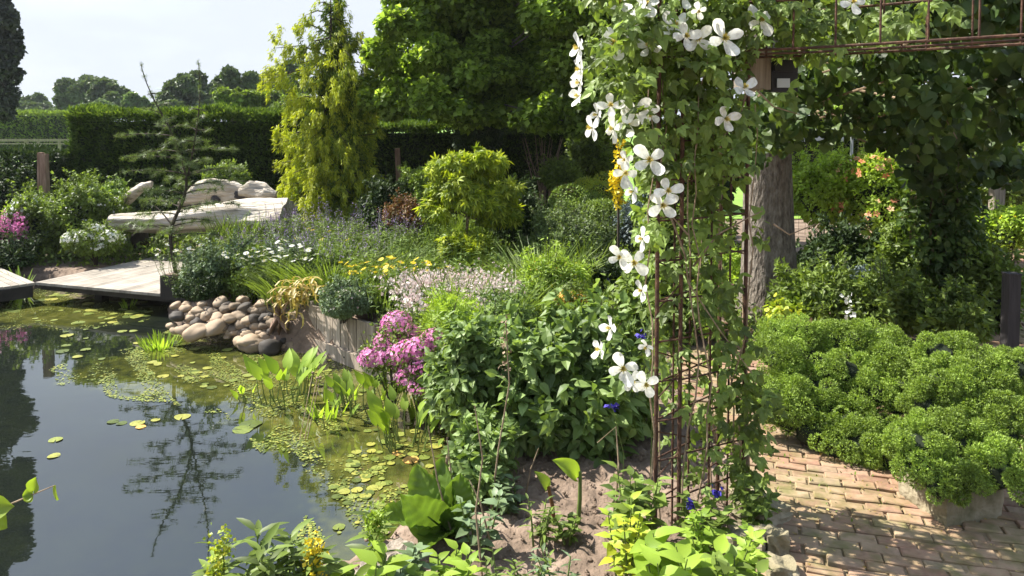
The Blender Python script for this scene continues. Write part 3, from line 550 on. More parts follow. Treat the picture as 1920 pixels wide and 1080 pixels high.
# bench of driftwood logs
def logshape(P, R_, seed, k=20, amp=.12, sq=(1, 1)):
    P = np.asarray(P, float); n = 26; tt = np.linspace(0, 1, n); Pi = np.stack([np.interp(tt, np.linspace(0, 1, len(P)), P[:, a]) for a in range(3)], -1); Ri = np.interp(tt, np.linspace(0, 1, len(R_)), R_)
    V = []; r_ = np.random.default_rng(seed); ph = r_.uniform(0, 6, 6)
    for i_ in range(n):
        for j_ in range(k):
            a = 2 * np.pi * j_ / k; g = 1 + amp * (.6 * math.sin(3 * a + ph[0] + 3 * tt[i_]) + .4 * math.sin(7 * a + ph[1] + 2 * tt[i_]) + .5 * math.sin(9 * tt[i_] + ph[2] + 2 * a) + .3 * math.sin(11 * a + ph[3])) + r_.normal(0, .012)
            V.append(Pi[i_] + [0, Ri[i_] * g * math.cos(a) * sq[0], Ri[i_] * g * math.sin(a) * sq[1]])
    Q_ = [[i_ * k + j_, i_ * k + (j_ + 1) % k, (i_ + 1) * k + (j_ + 1) % k, (i_ + 1) * k + j_] for i_ in range(n - 1) for j_ in range(k)]
    return np.array(V), np.array(Q_), k, n
o = thing('driftwood_bench', 'bleached driftwood log bench with rough backrest on the deck', 'bench', at(375, 470, 9.8))
zf = .04; o.location = (at(375, 470, 9.8)[0], 9.8, zf)
p0, p1, p2, p3 = at(212, 414, 9.7), at(330, 415, 9.7), at(450, 404, 9.75), at(540, 402, 9.8)
V, Q_, k, n = logshape([p0, p1, p2, p3], [.09, .15, .17, .20], 3, amp=.20, sq=(1.75, .95)); m = MB(); m.add(V, Q_); m.add(V[:k], [list(range(k))[::-1]]); m.add(V[-k:], [list(range(k))]); m.build('seat', M_log, o, smooth=True)
# backrest: bent limb with dark lumps for knot holes
V, Q_, k, n = logshape([at(335, 385, 10.15), at(365, 368, 10.2), at(400, 356, 10.22), at(440, 362, 10.2), at(475, 372, 10.15)], [.05, .17, .19, .13, .09], 9, amp=.30, sq=(.7, 1.05)); m = MB(); m.add(V, Q_); m.add(V[:k], [list(range(k))[::-1]]); m.add(V[-k:], [list(range(k))]); m.build('backrest', M_log, o, smooth=True)
V, Q_, k, n = logshape([at(448, 360, 10.1), at(470, 357, 10.12), at(498, 361, 10.1), at(518, 366, 10.08)], [.05, .12, .13, .05], 12, amp=.26, sq=(.8, .9)); m = MB(); m.add(V, Q_); m.add(V[:k], [list(range(k))[::-1]]); m.add(V[-k:], [list(range(k))]); m.build('backrest', M_log, o, smooth=True)
V, Q_, k, n = logshape([at(240, 372, 10.2), at(265, 352, 10.2), at(285, 345, 10.2)], [.10, .07, .04], 15, amp=.15); m = MB(); m.add(V, Q_); m.add(V[-k:], [list(range(k))]); m.build('backrest', M_log, o, smooth=True)
for px, py, s_, as_ in ((404, 375, .075, .9), (449, 366, .05, 2.0), (430, 383, .02, 1)):
    q = at(px, py, 10.115); m = MB(); m.add(lump(ICO2[0], .45, 5 + px) * s_ * np.array([as_, .5, 1.1]) + q, ICO2[1]); m.build('knot_hole_shade', M_postd, o, smooth=True)  # no hollow cut: the shade of the holes is the dark colour
for px, wd, yy in ((262, .16, 10.1), (405, .12, 9.85), (515, .42, 9.9)):
    q = at(px, 420, yy); m = MB(); m.add(lump(ICO2[0], .25, px) * np.array([wd * .55, .16, .25]) + [q[0], yy, .17], ICO2[1]); m.build('leg', M_log if px > 500 else M_barkd, o, smooth=True)  # left and middle legs coloured dark for the shade under the seat
# golden conifer
def golden():
    Y = 11.0; base = np.array([at(622, 400, Y)[0], Y, 0]); top = at(620, -12, Y)
    o = thing('golden_conifer', 'tall golden conifer with yellow drooping branch tips', 'conifer', base); tk = MB(); tk.tube([base - [0, 0, .1], base + (top - base) * .4 + [.02, 0, 0], base + (top - base) * .8, top], [.09, .06, .025, .006], 8)
    m = MB(); spec = []  # (py start on trunk, tip px, tip py, depth offset)
    for row in [(20, 570, 30), (18, 655, 12), (8, 596, 6), (30, 645, 40), (60, 675, 70), (85, 690, 85), (120, 700, 115), (40, 600, 60),] + [(sy_ - 10, 620 + dx_, sy_ + 22) for sy_ in range(80, 385, 30) for dx_ in (-40, 6, 36)] + [ (55, 548, 45), (60, 560, 95), (75, 655, 60), (95, 512, 92), (105, 560, 120), (100, 680, 100), (130, 500, 150), (150, 480, 145), (150, 560, 175), (140, 690, 150), (170, 530, 185), (165, 700, 165), (190, 545, 190), (200, 715, 195), (215, 560, 225), (230, 515, 240), (225, 700, 235),
                (250, 530, 260), (255, 715, 250), (262, 560, 300), (262, 650, 265), (280, 525, 305), (290, 705, 285), (300, 545, 330), (310, 700, 310), (320, 530, 345), (325, 720, 340), (340, 560, 375), (345, 690, 350), (355, 535, 375), (360, 600, 390), (365, 715, 365), (375, 570, 400), (380, 660, 390), (290, 610, 330), (240, 600, 280), (180, 600, 220), (320, 590, 360)]: spec.append(row)
    for (sy, tx, ty) in spec:
        for rep in range(2 if sy > 190 else 1):
            f = (400 - sy) / 412; a = base + (top - base) * f; dy = (U(-.55, -.3) if abs(tx - 620) < 46 and sy > 60 else rng.normal(0, .35) if rep else U(-.25, .05))
            t_ = at(tx + (rng.normal(0, 16) + (10 if tx < 620 else -10)) * (rep > 0), ty + rng.normal(0, 5) + 12 * (rep > 0), Y + dy); ln = np.linalg.norm(t_ - a); mid = (a + t_) / 2 + [0, 0, .14 * ln]
            tk.tube([a, mid, t_], [.016, .009, .003], 4, cap=False); n = int(1000 * ln + 60); nt_ = int(ln * 16) + 4; ut_ = np.sort(rng.random(nt_) ** .7); ot_ = rng.normal(0, .07, (nt_, 3)) * (.4 + ut_)[:, None]; kt_ = rng.integers(0, nt_, n); u_ = np.clip(ut_[kt_] + rng.normal(0, .012, n), 0, 1)
            P_ = (1 - u_)[:, None] ** 2 * a + (2 * u_ * (1 - u_))[:, None] * mid + (u_ ** 2)[:, None] * t_
            hl_ = U(.05, .19, nt_); hang = rng.random(n) ** 1.2 * hl_[kt_] * (.45 + .75 * u_); sd = ot_[kt_] + rng.normal(0, .017, (n, 3)) * (1.3 - hang / .3)[:, None]; P_ = P_ + sd; P_[:, 2] -= hang
            out_ = nrm(t_ - a); d = nrm(out_ * .5 + np.array([0, 0, -.8]) + rng.normal(0, .4, (n, 3)))
            yl = np.clip(1.2 * u_ - hang * 1.5 + .1 + rng.normal(0, .14, n) - (.2 if tx > 640 and ty > 130 else 0) , 0, 1); m.inst(T_Q, P_, frames(d, sph(n)), np.stack([U(.022, .036, n), U(.045, .085, n), U(.022, .036, n)], -1), yl)  # lower right sprays less yellow: shaded side of the tree put into colour
    # inner dark sprays round the stem
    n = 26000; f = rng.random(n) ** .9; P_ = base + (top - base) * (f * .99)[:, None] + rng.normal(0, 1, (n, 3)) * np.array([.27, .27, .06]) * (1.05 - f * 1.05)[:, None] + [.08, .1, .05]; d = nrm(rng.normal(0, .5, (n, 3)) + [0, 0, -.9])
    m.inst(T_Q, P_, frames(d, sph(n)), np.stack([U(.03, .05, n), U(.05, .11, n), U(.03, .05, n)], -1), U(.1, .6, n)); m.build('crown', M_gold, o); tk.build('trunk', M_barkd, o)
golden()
# young larch in a dark trough on the bank
def larch():
    Y = 7.6; base = np.array([at(330, 515, Y)[0], Y, at(330, 515, Y)[2]])
    o = thing('young_larch', 'slender young larch with sparse feathery branches before the bench', 'tree', base); tk = MB(); m = MB()
    def br(pts, r0, r1, dep=None):
        W = [at(px, py, Y + dy) for px, py, dy in pts]; W = np.array(W); t_ = np.linspace(0, 1, len(W)); T_ = np.linspace(0, 1, max(6, len(W) * 3)); C_ = np.stack([np.interp(T_, t_, W[:, a]) for a in range(3)], -1)
        for _ in range(2): C_[1:-1] = (C_[:-2] + C_[1:-1] * 2 + C_[2:]) / 4
        tk.tube(C_, np.linspace(r0, r1, len(C_)), 6); return C_
    trunk = br([(330, 515, 0), (318, 450, 0), (322, 420, 0), (345, 375, 0), (352, 335, 0), (338, 290, 0), (318, 240, 0)], .022, .010)
    l1 = br([(318, 240, 0), (290, 190, .05), (272, 150, .05), (264, 120, .05)], .009, .003); l2 = br([(352, 330, 0), (368, 250, -.1), (376, 180, -.1), (372, 115, -.1)], .010, .003)
    br([(325, 425, 0), (305, 400, .1), (290, 385, .2)], .010, .004)
    def tuft(C_, s, den):
        L_ = np.linalg.norm(np.diff(C_, axis=0), axis=1).sum(); n = max(3, int(L_ * den)); u_ = rng.random(n); i_ = np.interp(u_, np.linspace(0, 1, len(C_)), np.arange(len(C_))); P_ = np.stack([np.interp(i_, np.arange(len(C_)), C_[:, a]) for a in range(3)], -1) + rng.normal(0, .006, (n, 3))
        d = nrm(rng.normal(0, 1, (n, 3)) + [0, 0, .3]); m.inst(T_TUFT, P_, frames(d, sph(n)), s * U(.7, 1.3, n)[:, None] * np.array([1.6, 1, 1]))
    tuft(trunk[6:], .026, 90); tuft(l1, .018, 80); tuft(l2, .018, 80)
    def side(C_, lo, hi, n, L0, L1, zup):
        for q in range(n):
            f = lo + (hi - lo) * q / n; i_ = int(f * (len(C_) - 1)); a = C_[i_]; az = q * 2.4 + U(-.4, .4); ln = (L0 + (L1 - L0) * q / n) * U(.65, 1.15)
            d = np.array([math.cos(az), math.sin(az) * .7, 0]); e_ = a + d * ln + [0, 0, zup * ln + U(-.05, .03)]; mid = (a + e_) / 2 + [0, 0, .10 * ln]
            C2 = np.array([(1 - t) ** 2 * a + 2 * t * (1 - t) * mid + t * t * e_ for t in np.linspace(0, 1, 7)]); tk.tube(C2, np.linspace(.0075, .0022, 7), 4, cap=False); tuft(C2[1:], .030, 60)
            for w_ in range(int(ln * 6)):
                j = rng.integers(2, 6); s_ = C2[j]; ax = nrm(np.cross(C2[-1] - C2[0], [0, 0, 1])) * (1 if w_ % 2 else -1); l2_ = ln * U(.2, .45) * (1 - j / 8); e3 = s_ + (nrm(C2[-1] - C2[0]) * .8 + ax) * l2_ + [0, 0, U(-.08, .02)]
                C3 = np.array([s_, (s_ + e3) / 2 + [0, 0, .01], e3]); tk.tube(C3, [.0035, .003, .0015], 3, cap=False); tuft(C3, .028, 60)
    side(trunk, .22, 1, 26, .68, .55, .04); side(l1, .0, .6, 10, .26, .04, .3); side(l2, .0, .65, 14, .36, .05, .25)
    tk.build('trunk', M_barkd, o); m.build('needles', M_larch, o)
larch()
c = at(345, 528, 7.5); tr_ = thing('dark_trough', 'low dark timber trough at the foot of the young larch', 'planter', (c[0], 7.5, 0)); MB().box((c[0] + .1, 7.55, .06), (.62, .3, .24), R(-16)).build('box', M_deckd, tr_); MB().box((c[0] + .1, 7.55, .185), (.56, .25, .012), R(-16)).build('earth', M_soil, tr_)
# timber post
q = at(82, 380, 10.3); o = thing('timber_post', 'brown split timber post rising from white flowers at left', 'post', (q[0], 10.3, 0)); t = at(82, 286, 10.3)[2]
MB().box((q[0] - .035, 10.3, t / 2), (.055, .08, t), 0, ry=.02).build('post', M_post, o); MB().box((q[0] + .04, 10.3, t / 2 - .01), (.06, .09, t - .02), 0, ry=-.015).build('post', M_post, o)
q = at(748, 300, 12.2); MB().box((q[0], 12.2, at(748, 278, 12.2)[2] / 2), (.08, .06, at(748, 278, 12.2)[2]), ry=-.04).build('wooden_stake', M_post, origin=(q[0], 12.2, 0)); tag(bpy.context.scene.objects['wooden_stake'], 'short pale stake in front of the dark middle hedge', 'stake')
# left border shrubs
def B(name, label, x0, x1, y0, y1, Y, mat, n, size, cat='shrub', ry=None, zmin=0, **k):
    c, r = box_px(x0, x1, y0, y1, Y, ry)
    if 'base' not in k: k['base'] = (c[0], c[1], min(c[2] - r[2] * .9, zmin if c[2] - r[2] < zmin + .5 else c[2] - r[2])); k['base'] = (c[0], c[1], zmin)
    return bush(name, label, cat, c, r, mat, n, size, **k)
W4 = (M_white, 420, .022, T_QR)
B('flowering_shrub', 'green shrub dotted with white flowers behind the deck', 95, 225, 335, 485, 10.0, M_mid, 12000, .05, ry=.5, flowers=(M_white, 330, .020, T_QR))
B('flowering_shrub', 'white flowering bush around the foot of timber post', 20, 130, 360, 490, 9.9, M_mid, 8000, .05, ry=.45, flowers=(M_white, 900, .026, T_QR))
B('low_shrub', 'cream white flowers spilling over the back edge of deck', 125, 235, 425, 484, 9.2, M_mid, 4000, .04, ry=.3, k=8, flowers=(M_white, 1000, .026, T_QR), core=False)
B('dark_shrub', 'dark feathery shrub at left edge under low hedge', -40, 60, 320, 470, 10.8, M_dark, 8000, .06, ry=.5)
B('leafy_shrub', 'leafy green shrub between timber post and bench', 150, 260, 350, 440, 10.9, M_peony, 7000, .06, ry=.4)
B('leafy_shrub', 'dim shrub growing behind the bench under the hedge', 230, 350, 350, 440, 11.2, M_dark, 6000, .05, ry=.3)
B('leafy_shrub', 'small bright shrub hanging over the bench backrest', 385, 470, 315, 350, 11.3, M_mid, 3500, .05, ry=.3)
spikes('astilbe', 'pink feathery plumes at the left edge beside white flowers', 'flower', (at(8, 440, 9.4)[0], 9.4), (.22, .2), .62, M_mid, M_pink, 34, .022, .5, 700, .07, 0, per=60, width=.02)
bush('groundcover_mound', 'dark leafy mound at the left edge of the deck', 'plant', at(-10, 480, 9.2), (.5, .4, .3), M_dark, 4000, .05)
# driftwood end mound plants, larch foot and bank
B('creeping_shrub', 'grey green creeping shrub trailing over the dark trough', 330, 480, 460, 560, 7.3, M_grey, 9000, .035, ry=.4, zmin=.1, k=12)
B('creeping_shrub', 'dark fine shrub hanging over the heap of stones', 420, 580, 490, 580, 7.2, M_mid, 9000, .035, ry=.35, zmin=.1, k=12)
B('creeping_shrub', 'fine low shrub between trough and deck boards', 330, 420, 515, 565, 6.9, M_dark, 4000, .03, ry=.2, zmin=0, k=8)
for lab, px, py, Y, n_, h_ in (('white daisies standing before the driftwood bench', 345, 440, 7.4, 16, .42), ('cluster of white daisies above the stone heap', 525, 520, 6.9, 44, .50), ('white daisies mixed into the bank beside lavender', 455, 500, 7.3, 30, .42)):
    q = at(px, 560, Y); clump('daisy_plant', lab, 'flower', (q[0], Y), (.28, .2), h_, M_mid, 900, .05, T_LAN, max(n_, 30), ('daisy', M_white, M_yel, .024, n_), 'daisies', z0=.12)
# raised planter wall at the pond
def planter():
    a = G(582, 652, WZ + .0); b = G(745, 718, WZ); a = np.array([a[0], a[1]]); b = np.array([b[0], b[1]]); b = a + (b - a) * 1.15; d = (b - a) / np.linalg.norm(b - a); nn = np.array([d[1], -d[0]]); nn = nn if nn[1] < 0 else -nn; L_ = np.linalg.norm(b - a); rz = math.atan2(d[1], d[0])
    o = thing('planter_wall', 'pale grey plank planter wall rising from the pond', 'planter', (*((a + b) / 2), WZ)); s = 0; 
    while s < L_ - .02:
        w_ = U(.11, .15); w_ = min(w_, L_ - s); h = .41 + U(-.008, .008); c = a + d * (s + w_ / 2) + nn * rng.normal(0, .002); MB().box((*c, WZ + h / 2 - .04), (w_ - .012, .03, h + .04), rz + rng.normal(0, .008), rng.random()).build('plank', M_plank, o); s += w_
    MB().box((*((a + b) / 2 - nn * .03), WZ + .17), (L_, .02, .38), rz).build('gap_shade_board', M_postd, o)  # dark board added behind the planks so their gaps look shaded
    MB().box((*((a + b) / 2 + nn * .034), WZ + .06), (L_ + .05, .035, .115), rz).build('bottom_rail', M_plank, o)
    m = MB()
    for s in (.14, .34, .62, .85): c = a + d * s + nn * .053; m.box((*c, WZ + .065), (.012, .004, .012), rz)
    m.build('bolt', M_postd, o)
    c = a - nn * .15 ; MB().box((*(a - nn * .16 - d*.0), WZ + .2), (.03, .30, .42), rz).build('end_board', M_plank, o)
    return a, b, d, nn
pa, pb, pd, pn = planter()
# heap of stones on the bank
me_st = []
for s_ in range(8):
    V = lump(lump(ICO3[0], .22, 40 + s_, .9), .05, 60 + s_, 3.0) * np.array([1.2, 1.0, .72]); me_st.append((V, ICO3[1]))
def stone(px, py, w_, tone, lab, hz_=None):
    tpl = me_st[rng.integers(8)]; f = np.clip((py - 560) / 95, 0, 1); z = .10 + (WZ - .02 - .10) * f; q = G(px, py + w_ * .2, z); s = w_ / F * q[1] * .40; m = MB(); a = U(0, 6.28); V = tpl[0] * s; c_, s_ = math.cos(a), math.sin(a); tl = U(-.25, .25)
    V = np.stack([V[:, 0] * c_ - V[:, 1] * s_, V[:, 0] * s_ + V[:, 1] * c_, V[:, 2] + tl * V[:, 0]], -1); m.add(V + q, tpl[1], tone); o = m.build('bank_stone', M_stone, origin=q, smooth=True)
    tag(o, lab, 'stone', 'stones heaped on the pond bank'); return o
sp = [(330, 590, 38), (345, 610, 34), (372, 600, 30), (368, 612, 26), (395, 580, 34), (410, 590, 36), (398, 605, 46), (382, 618, 28), (425, 575, 30), (430, 592, 40), (445, 570, 32), (452, 585, 36), (450, 600, 28), (420, 608, 30), (470, 575, 28), (475, 592, 34), (480, 606, 26), (465, 604, 24), (440, 615, 24), (462, 618, 30), (500, 590, 34), (495, 606, 30), (510, 575, 30), (520, 600, 34), (505, 618, 26), (488, 622, 26), (450, 632, 34), (475, 636, 50), (540, 590, 30), (545, 610, 30), (530, 618, 24),
      (345, 575, 26), (360, 585, 24), (410, 560, 26), (380, 566, 22), (455, 556, 28), (490, 560, 30), (530, 565, 28), (555, 575, 26), (325, 605, 22), (352, 620, 20), (400, 622, 22), (428, 624, 20), (560, 600, 24), (500, 632, 22), (565, 620, 22)] + [(U(320, 570), U(566, 622), U(16, 30)) for _ in range(85)] + [(U(545, 585), U(585, 650), U(22, 34)) for _ in range(14)]
for px, py, w_ in sp:
    tn = U(.15, 1.0); stone(px + U(-3, 3), py + U(-3, 3), w_ * U(.9, 1.15), tn, '%s rounded %s stone %s' % ('small' if w_ < 25 else 'fist-sized' if w_ < 31 else 'large', 'pale tan' if tn > .62 else 'brown' if tn > .42 else 'grey brown', 'at the left end of the stone heap' if px < 400 else 'in the middle of the stone heap' if px < 485 else 'near the root on the stone heap'))
for px, py, w_, tn, lab in ((585, 640, 34, .7, 'tan stone wedged against the planter foot'), (578, 618, 30, .5, 'brown stone under the withered yellow leaves'), (592, 655, 24, .85, 'pale pebble below the planter end'), (590, 622, 26, .9, 'small pale stone beside the planter end board'), (368, 612, 56, .85, 'flat pale tan stone at the left foot of the heap'), (503, 640, 56, .12, 'large slanted grey stone touching the water'), (535, 632, 30, .2, 'round grey stone beside the slanted grey one'), (556, 628, 30, .06, 'dark blue grey stone near the planter corner'), (533, 645, 26, .8, 'small whitish stone right of the slanted grey stone'), (572, 652, 34, .9, 'pale stone tucked against the planter corner'), (553, 656, 24, .75, 'tan pebble at the water edge by the planter'), (470, 630, 52, .8, 'long sandy stone low in the heap above the water')):
    o = stone(px, py, w_, tn, lab)
q = at(525, 590, 6.45); m = MB(); 
for kx in range(5): V, Q_, k, n = logshape([q + [U(-.1, .1), U(-.05, .05), -.12], q + [U(-.06, .06), 0, 0], q + [U(-.12, .12), U(-.1, .1), .13]], [.05, .035, .012], kx, amp=.2); m.add(V, Q_)
tag(m.build('driftwood_root', M_post, origin=q, smooth=True), 'gnarled brown root lying on top of the stone heap', 'root')
# withered iris leaves hanging down at planter corner
q = at(578, 560, 6.2); o = thing('withered_iris', 'withered yellow straplike leaves drooping at the planter corner', 'plant', (q[0], 6.2, .12)); m = MB()
T_STR = leaf_t([0, .15, .35, .55, .8, 1], [.018, .03, .034, .03, .018, .003], .3, 0); Vs = T_STR[0].copy(); tt = Vs[:, 1].copy(); Vs[:, 1] = .55 * np.sin(tt * 2.6) ; Vs[:, 2] = T_STR[0][:, 2] + .62 * (1 - np.cos(tt * 2.6)) * -.75 + .45 * tt; T_STR = (Vs, T_STR[1])
for n, pp in ((44, (552, 550)), (26, (590, 540)), (8, (560, 575))):
    c = at(pp[0], pp[1], 6.2); a = U(2.3, 5.4, n); m.inst(T_STR, c + rng.normal(0, .05, (n, 3)), frames(np.stack([np.cos(a), np.sin(a), 0 * a + .2], -1)), U(.2, .36, n)[:, None] * np.ones(3))
m.build('foliage', M_straw, o)
blades(MB(), q, 1, .1, .1)
# raised-bed carpet: mass nobody could count
m = MB(); n = 95000; xs_ = U(-9.5, 2.6, n); ys_ = U(3.6, 11.8, n); P_ = np.stack([xs_, ys_], -1); ok = (poly_sd(P_, POND) > .12) & (poly_sd(P_, PATH) > .05) & ((P_[:, 1] > 4.6)) & ~((P_[:, 0] > -8) & (P_[:, 0] < -3.0) & (P_[:, 1] < 9.3) & (P_[:, 1] > 6.5) & (P_[:, 0] < -4.0 + (P_[:, 1] - 7.3) * .35 + .9)); P_ = P_[ok]; hh = ground_h(P_) + rng.random(len(P_)) ** 2 * .22
leaves(m, np.column_stack([P_, hh]), np.tile([0, 0, 1.], (len(P_), 1)), .06, T_Q, .6, 0); tag(m.build('ground_cover', M_mid), 'mixed low greenery covering the raised bed', 'ground cover', kind='stuff')
# planting inside the raised bed (bed top z about .14)
zb = .14
B('santolina', 'silvery fine-leaved cushion spilling over the planter wall', 592, 690, 535, 600, 5.95, M_grey, 11000, .022, ry=.22, zmin=zb, k=12, flowers=(M_pale, 220, .012, T_QR), core=False)
B('sage_cushion', 'dull grey green cushion behind the silvery one', 640, 740, 530, 585, 6.2, M_mid, 5000, .035, ry=.25, zmin=zb, k=8)
for i_, (px, Y, h_, rx_, n_, m_, lab) in enumerate([(600, 8.8, .66, .6, 50, M_violet, 'tall violet sage spires beside the golden conifer'), (700, 8.3, .58, .5, 50, M_violet, 'violet sage in front of dark shrubs left of golden maple'), (470, 8.6, .40, .40, 50, M_violet, 'low violet sage against the bench seat'), (560, 7.6, .6, .4, 40, M_violet, 'hazy lavender spires above the white daisies'), (650, 7.3, .55, .45, 36, M_violet, 'hazy lavender spires behind the yellow daisies'), (528, 9.3, .55, .25, 40, M_violet, 'violet flower spikes beside the bench end')]):
    q = at(px, 450, Y); spikes('sage_clump', lab, 'flower', (q[0], Y), (rx_, .4), h_, M_mid if i_ != 3 else M_grey, m_, n_, .013, .38, 2600, .07, zb, 'violet sage and lavender clumps')
for px, Y, h_, s_, n_, lab in ((620, 7.0, .52, .42, 500, 'fresh green grass tuft in front of lavender'), (540, 6.7, .40, .25, 260, 'grass tuft by the withered yellow leaves'), (730, 7.6, .46, .40, 380, 'grassy clump behind the yellow daisies'), (1010, 9.6, .5, .3, 300, 'fresh grass clump left of the clipped mounds'), (1010, 6.9, .55, .35, 400, 'grass clump in front of the heather mound'), (960, 5.8, .5, .25, 240, 'narrow-leaved clump behind the leafy shrub')):
    q = at(px, 450, Y); m = MB(); blades(m, (q[0], Y, zb - .02), n_, h_ * .85, s_, T_BL, .35, .6); tag(m.build('grass_clump', M_mid, origin=(q[0], Y, zb)), lab, 'grass', 'grass clumps in the bed')
for px, py, Y, lab, n_ in ((720, 490, 6.6, 'bright yellow daisies behind the pale pink flowers', 40), (770, 500, 6.9, 'yellow daisies right of the brightest yellow ones', 18), (600, 435, 7.9, 'few orange yellow daisies beside the bench', 8)):
    q = at(px, py, Y); clump('yellow_daisy', lab, 'flower', (q[0], Y), (.34, .2), q[2] - zb + .05, M_mid, 1100, .06, T_LAN, max(n_, 30), ('daisy', M_yel, M_orange, .030, n_), 'yellow daisies', z0=zb)
for px, py, Y, lab, n_, m_ in ((800, 530, 6.0, 'pale pink flower heads massed behind pink campion', 60, M_pale), (880, 530, 5.9, 'whitish pink flowers left of the leafy shrub', 60, M_pale), (850, 560, 5.4, 'scattered pale blush flowers above fresh green leaves', 40, M_pale)):
    q = at(px, py, Y); spikes('blush_flower', lab, 'flower', (q[0], Y), (.34, .25), q[2] - zb + .06, M_mid, m_, n_, .019, .16, 1800, .07, zb, 'pale pink flowers', per=26, width=.05)
B('fern_bush', 'fresh green ferny leaves right of the pink flowers', 790, 930, 575, 690, 5.0, M_fresh, 1500, .11, ry=.35, zmin=zb, k=10, t=T_PIN, core=False, cat='plant')
B('fern_bush', 'bright lobed leaves hanging over the pink flowers', 800, 890, 650, 740, 4.7, M_mid, 1100, .11, ry=.25, zmin=.0, k=8, t=T_PIN, core=False, cat='plant')
# pink campion tumbling to the water
for lab, x0, x1, y0, y1, Y, n_ in (('pink campion blossoms tumbling over the planter end', 688, 790, 588, 748, 4.95, 4200), ('deeper pink blossoms beside fresh ferny leaves', 745, 850, 615, 765, 4.7, 3400)):
    B('pink_campion', lab, x0, x1, y0, y1, Y, M_rust_leaf if 0 else M_mid, 2200, .03, 'flower', .16, WZ, k=14, s=(.3, .5), core=False, flowers=(M_pink, int(n_ * 1.0), .017, T_QR), group='pink campion')
# golden maple, shrubs, topiary
q = at(872, 470, 8.2); c, r = box_px(798, 958, 288, 440, 8.2)
tree('golden_maple', 'round golden green maple bush in the middle of the garden', 'shrub', (q[0], 8.2, .1), [(c + [0, 0, .08], (r[0] * .72, .40, r[2] * .70)), (c + [-.26, -.1, -.05], (.22, .22, .24)), (c + [.28, 0, .08], (.30, .3, .30)), (c + [.34, 0, -.14], (.24, .25, .18)), (c + [.02, -.1, .34], (.22, .2, .2)), (c + [-.22, 0, .2], (.25, .22, .2))], M_acer, 6000, .080, .022, T_LOBE, bark=M_stemd, inner=.3, droop=.5)
B('golden_maple', 'low golden green shoots under the round maple', 820, 930, 445, 495, 7.8, M_acer, 900, .08, ry=.2, zmin=zb, k=6, t=T_LOBE, core=False, cat='plant')
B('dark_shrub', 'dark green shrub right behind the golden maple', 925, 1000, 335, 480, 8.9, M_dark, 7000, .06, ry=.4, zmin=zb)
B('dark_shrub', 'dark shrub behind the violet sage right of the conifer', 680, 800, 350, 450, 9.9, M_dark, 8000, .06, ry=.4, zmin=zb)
B('rusty_shrub', 'rusty brown shrub in the shade left of golden maple', 720, 800, 375, 440, 9.2, M_rust_leaf, 3500, .04, ry=.3, zmin=zb)
B('box_shrub', 'bright topped shrub left of the golden maple', 748, 850, 302, 420, 10.2, M_hedge_l, 9000, .05, ry=.4, zmin=zb)
B('sparse_shrub', 'tall sparse dark shrub in front of the middle hedge', 850, 940, 190, 310, 11.6, M_dark, 3200, .07, ry=.4, zmin=0, core=False, k=16)
B('clipped_mound', 'smooth bright green clipped mound behind the heather', 1035, 1150, 368, 430, 9.3, M_hedge_l, 14000, .03, ry=.45, zmin=zb, k=5, s=(.7, .8), inner=.1, wild=0)
B('clipped_mound', 'yellow green mound beside the arch behind the bright mound', 1090, 1160, 335, 385, 10.2, M_yg, 7000, .03, ry=.4, zmin=zb, k=5, s=(.7, .8), inner=.1, wild=0)
B('rusty_shrub', 'small brown cushion left of the clipped mounds', 1040, 1085, 352, 385, 9.9, M_rust_leaf, 2500, .03, ry=.2, zmin=zb)
B('heather_mound', 'dark twiggy heather mound in front of the clipped mounds', 985, 1160, 398, 500, 8.0, M_larch, 16000, .035, ry=.5, zmin=zb, k=12, bark=M_stemd, stems=30, cat='heather')
B('leafy_shrub', 'rounded leafy shrub under the bare twiggy one', 1015, 1090, 300, 365, 11.2, M_mid, 5000, .06, ry=.35, zmin=0)
B('leafy_shrub', 'shrub in front of the hedge left of the white clematis', 1075, 1150, 245, 345, 11.9, M_mid, 6000, .07, ry=.4, zmin=0)
# bare twiggy shrub
q = at(1015, 340, 11.4); o = thing('bare_shrub', 'bare pale-stemmed shrub fanning in front of dark hedge', 'shrub', (q[0], 11.4, 0)); m = MB()
for k_ in range(16):
    a = np.array([q[0] + U(-.08, .08), 11.4 + U(-.08, .08), 0]); b = at(1015 + U(-38, 42), 250 + U(0, 14), 11.4 + U(-.15, .15)); mid = (a + b) / 2 + [(b[0] - a[0]) * -.22, 0, 0]; m.tube([a, mid, b], [.014, .009, .003], 5)
    for _ in range(3): f = U(.5, .9); s_ = mid + (b - mid) * (f - .4); m.tube([s_, s_ + [U(-.15, .15), U(-.1, .1), U(.1, .25)]], [.004, .002], 3)
m.build('branches', M_stemd, o)
q = at(1090, 350, 9.9); 
# planting behind the leafy shrub and the trellis
B('heliotrope', 'dark violet blue flowers behind the white clematis', 1105, 1215, 500, 600, 6.9, M_dark, 6000, .05, ry=.3, zmin=zb, flowers=(M_indigo, 260, .02, T_QR))
B('orange_flowers', 'hazy orange yellow blossoms above the leafy shrub', 1030, 1140, 550, 630, 5.2, M_mid, 2500, .035, ry=.25, zmin=zb, core=False, k=10, flowers=(M_orange, 1200, .014, T_QR), cat='flower')
B('mixed_perennials', 'yellow green perennials before the heather mound', 960, 1120, 490, 580, 6.4, M_lime, 5000, .045, ry=.35, zmin=zb, core=False, t=T_LAN, cat='plant', flowers=(M_orange, 120, .012, T_QR))
B('mixed_perennials', 'feathery green perennials behind the leafy shrub left side', 880, 1000, 560, 650, 5.2, M_peony, 3500, .05, ry=.3, zmin=zb, core=False, t=T_LAN, cat='plant')
B('mixed_perennials', 'leafy perennials behind the trellis pillar', 1150, 1330, 480, 640, 6.0, M_mid, 7000, .06, ry=.5, zmin=zb, t=T_OV, cat='plant')
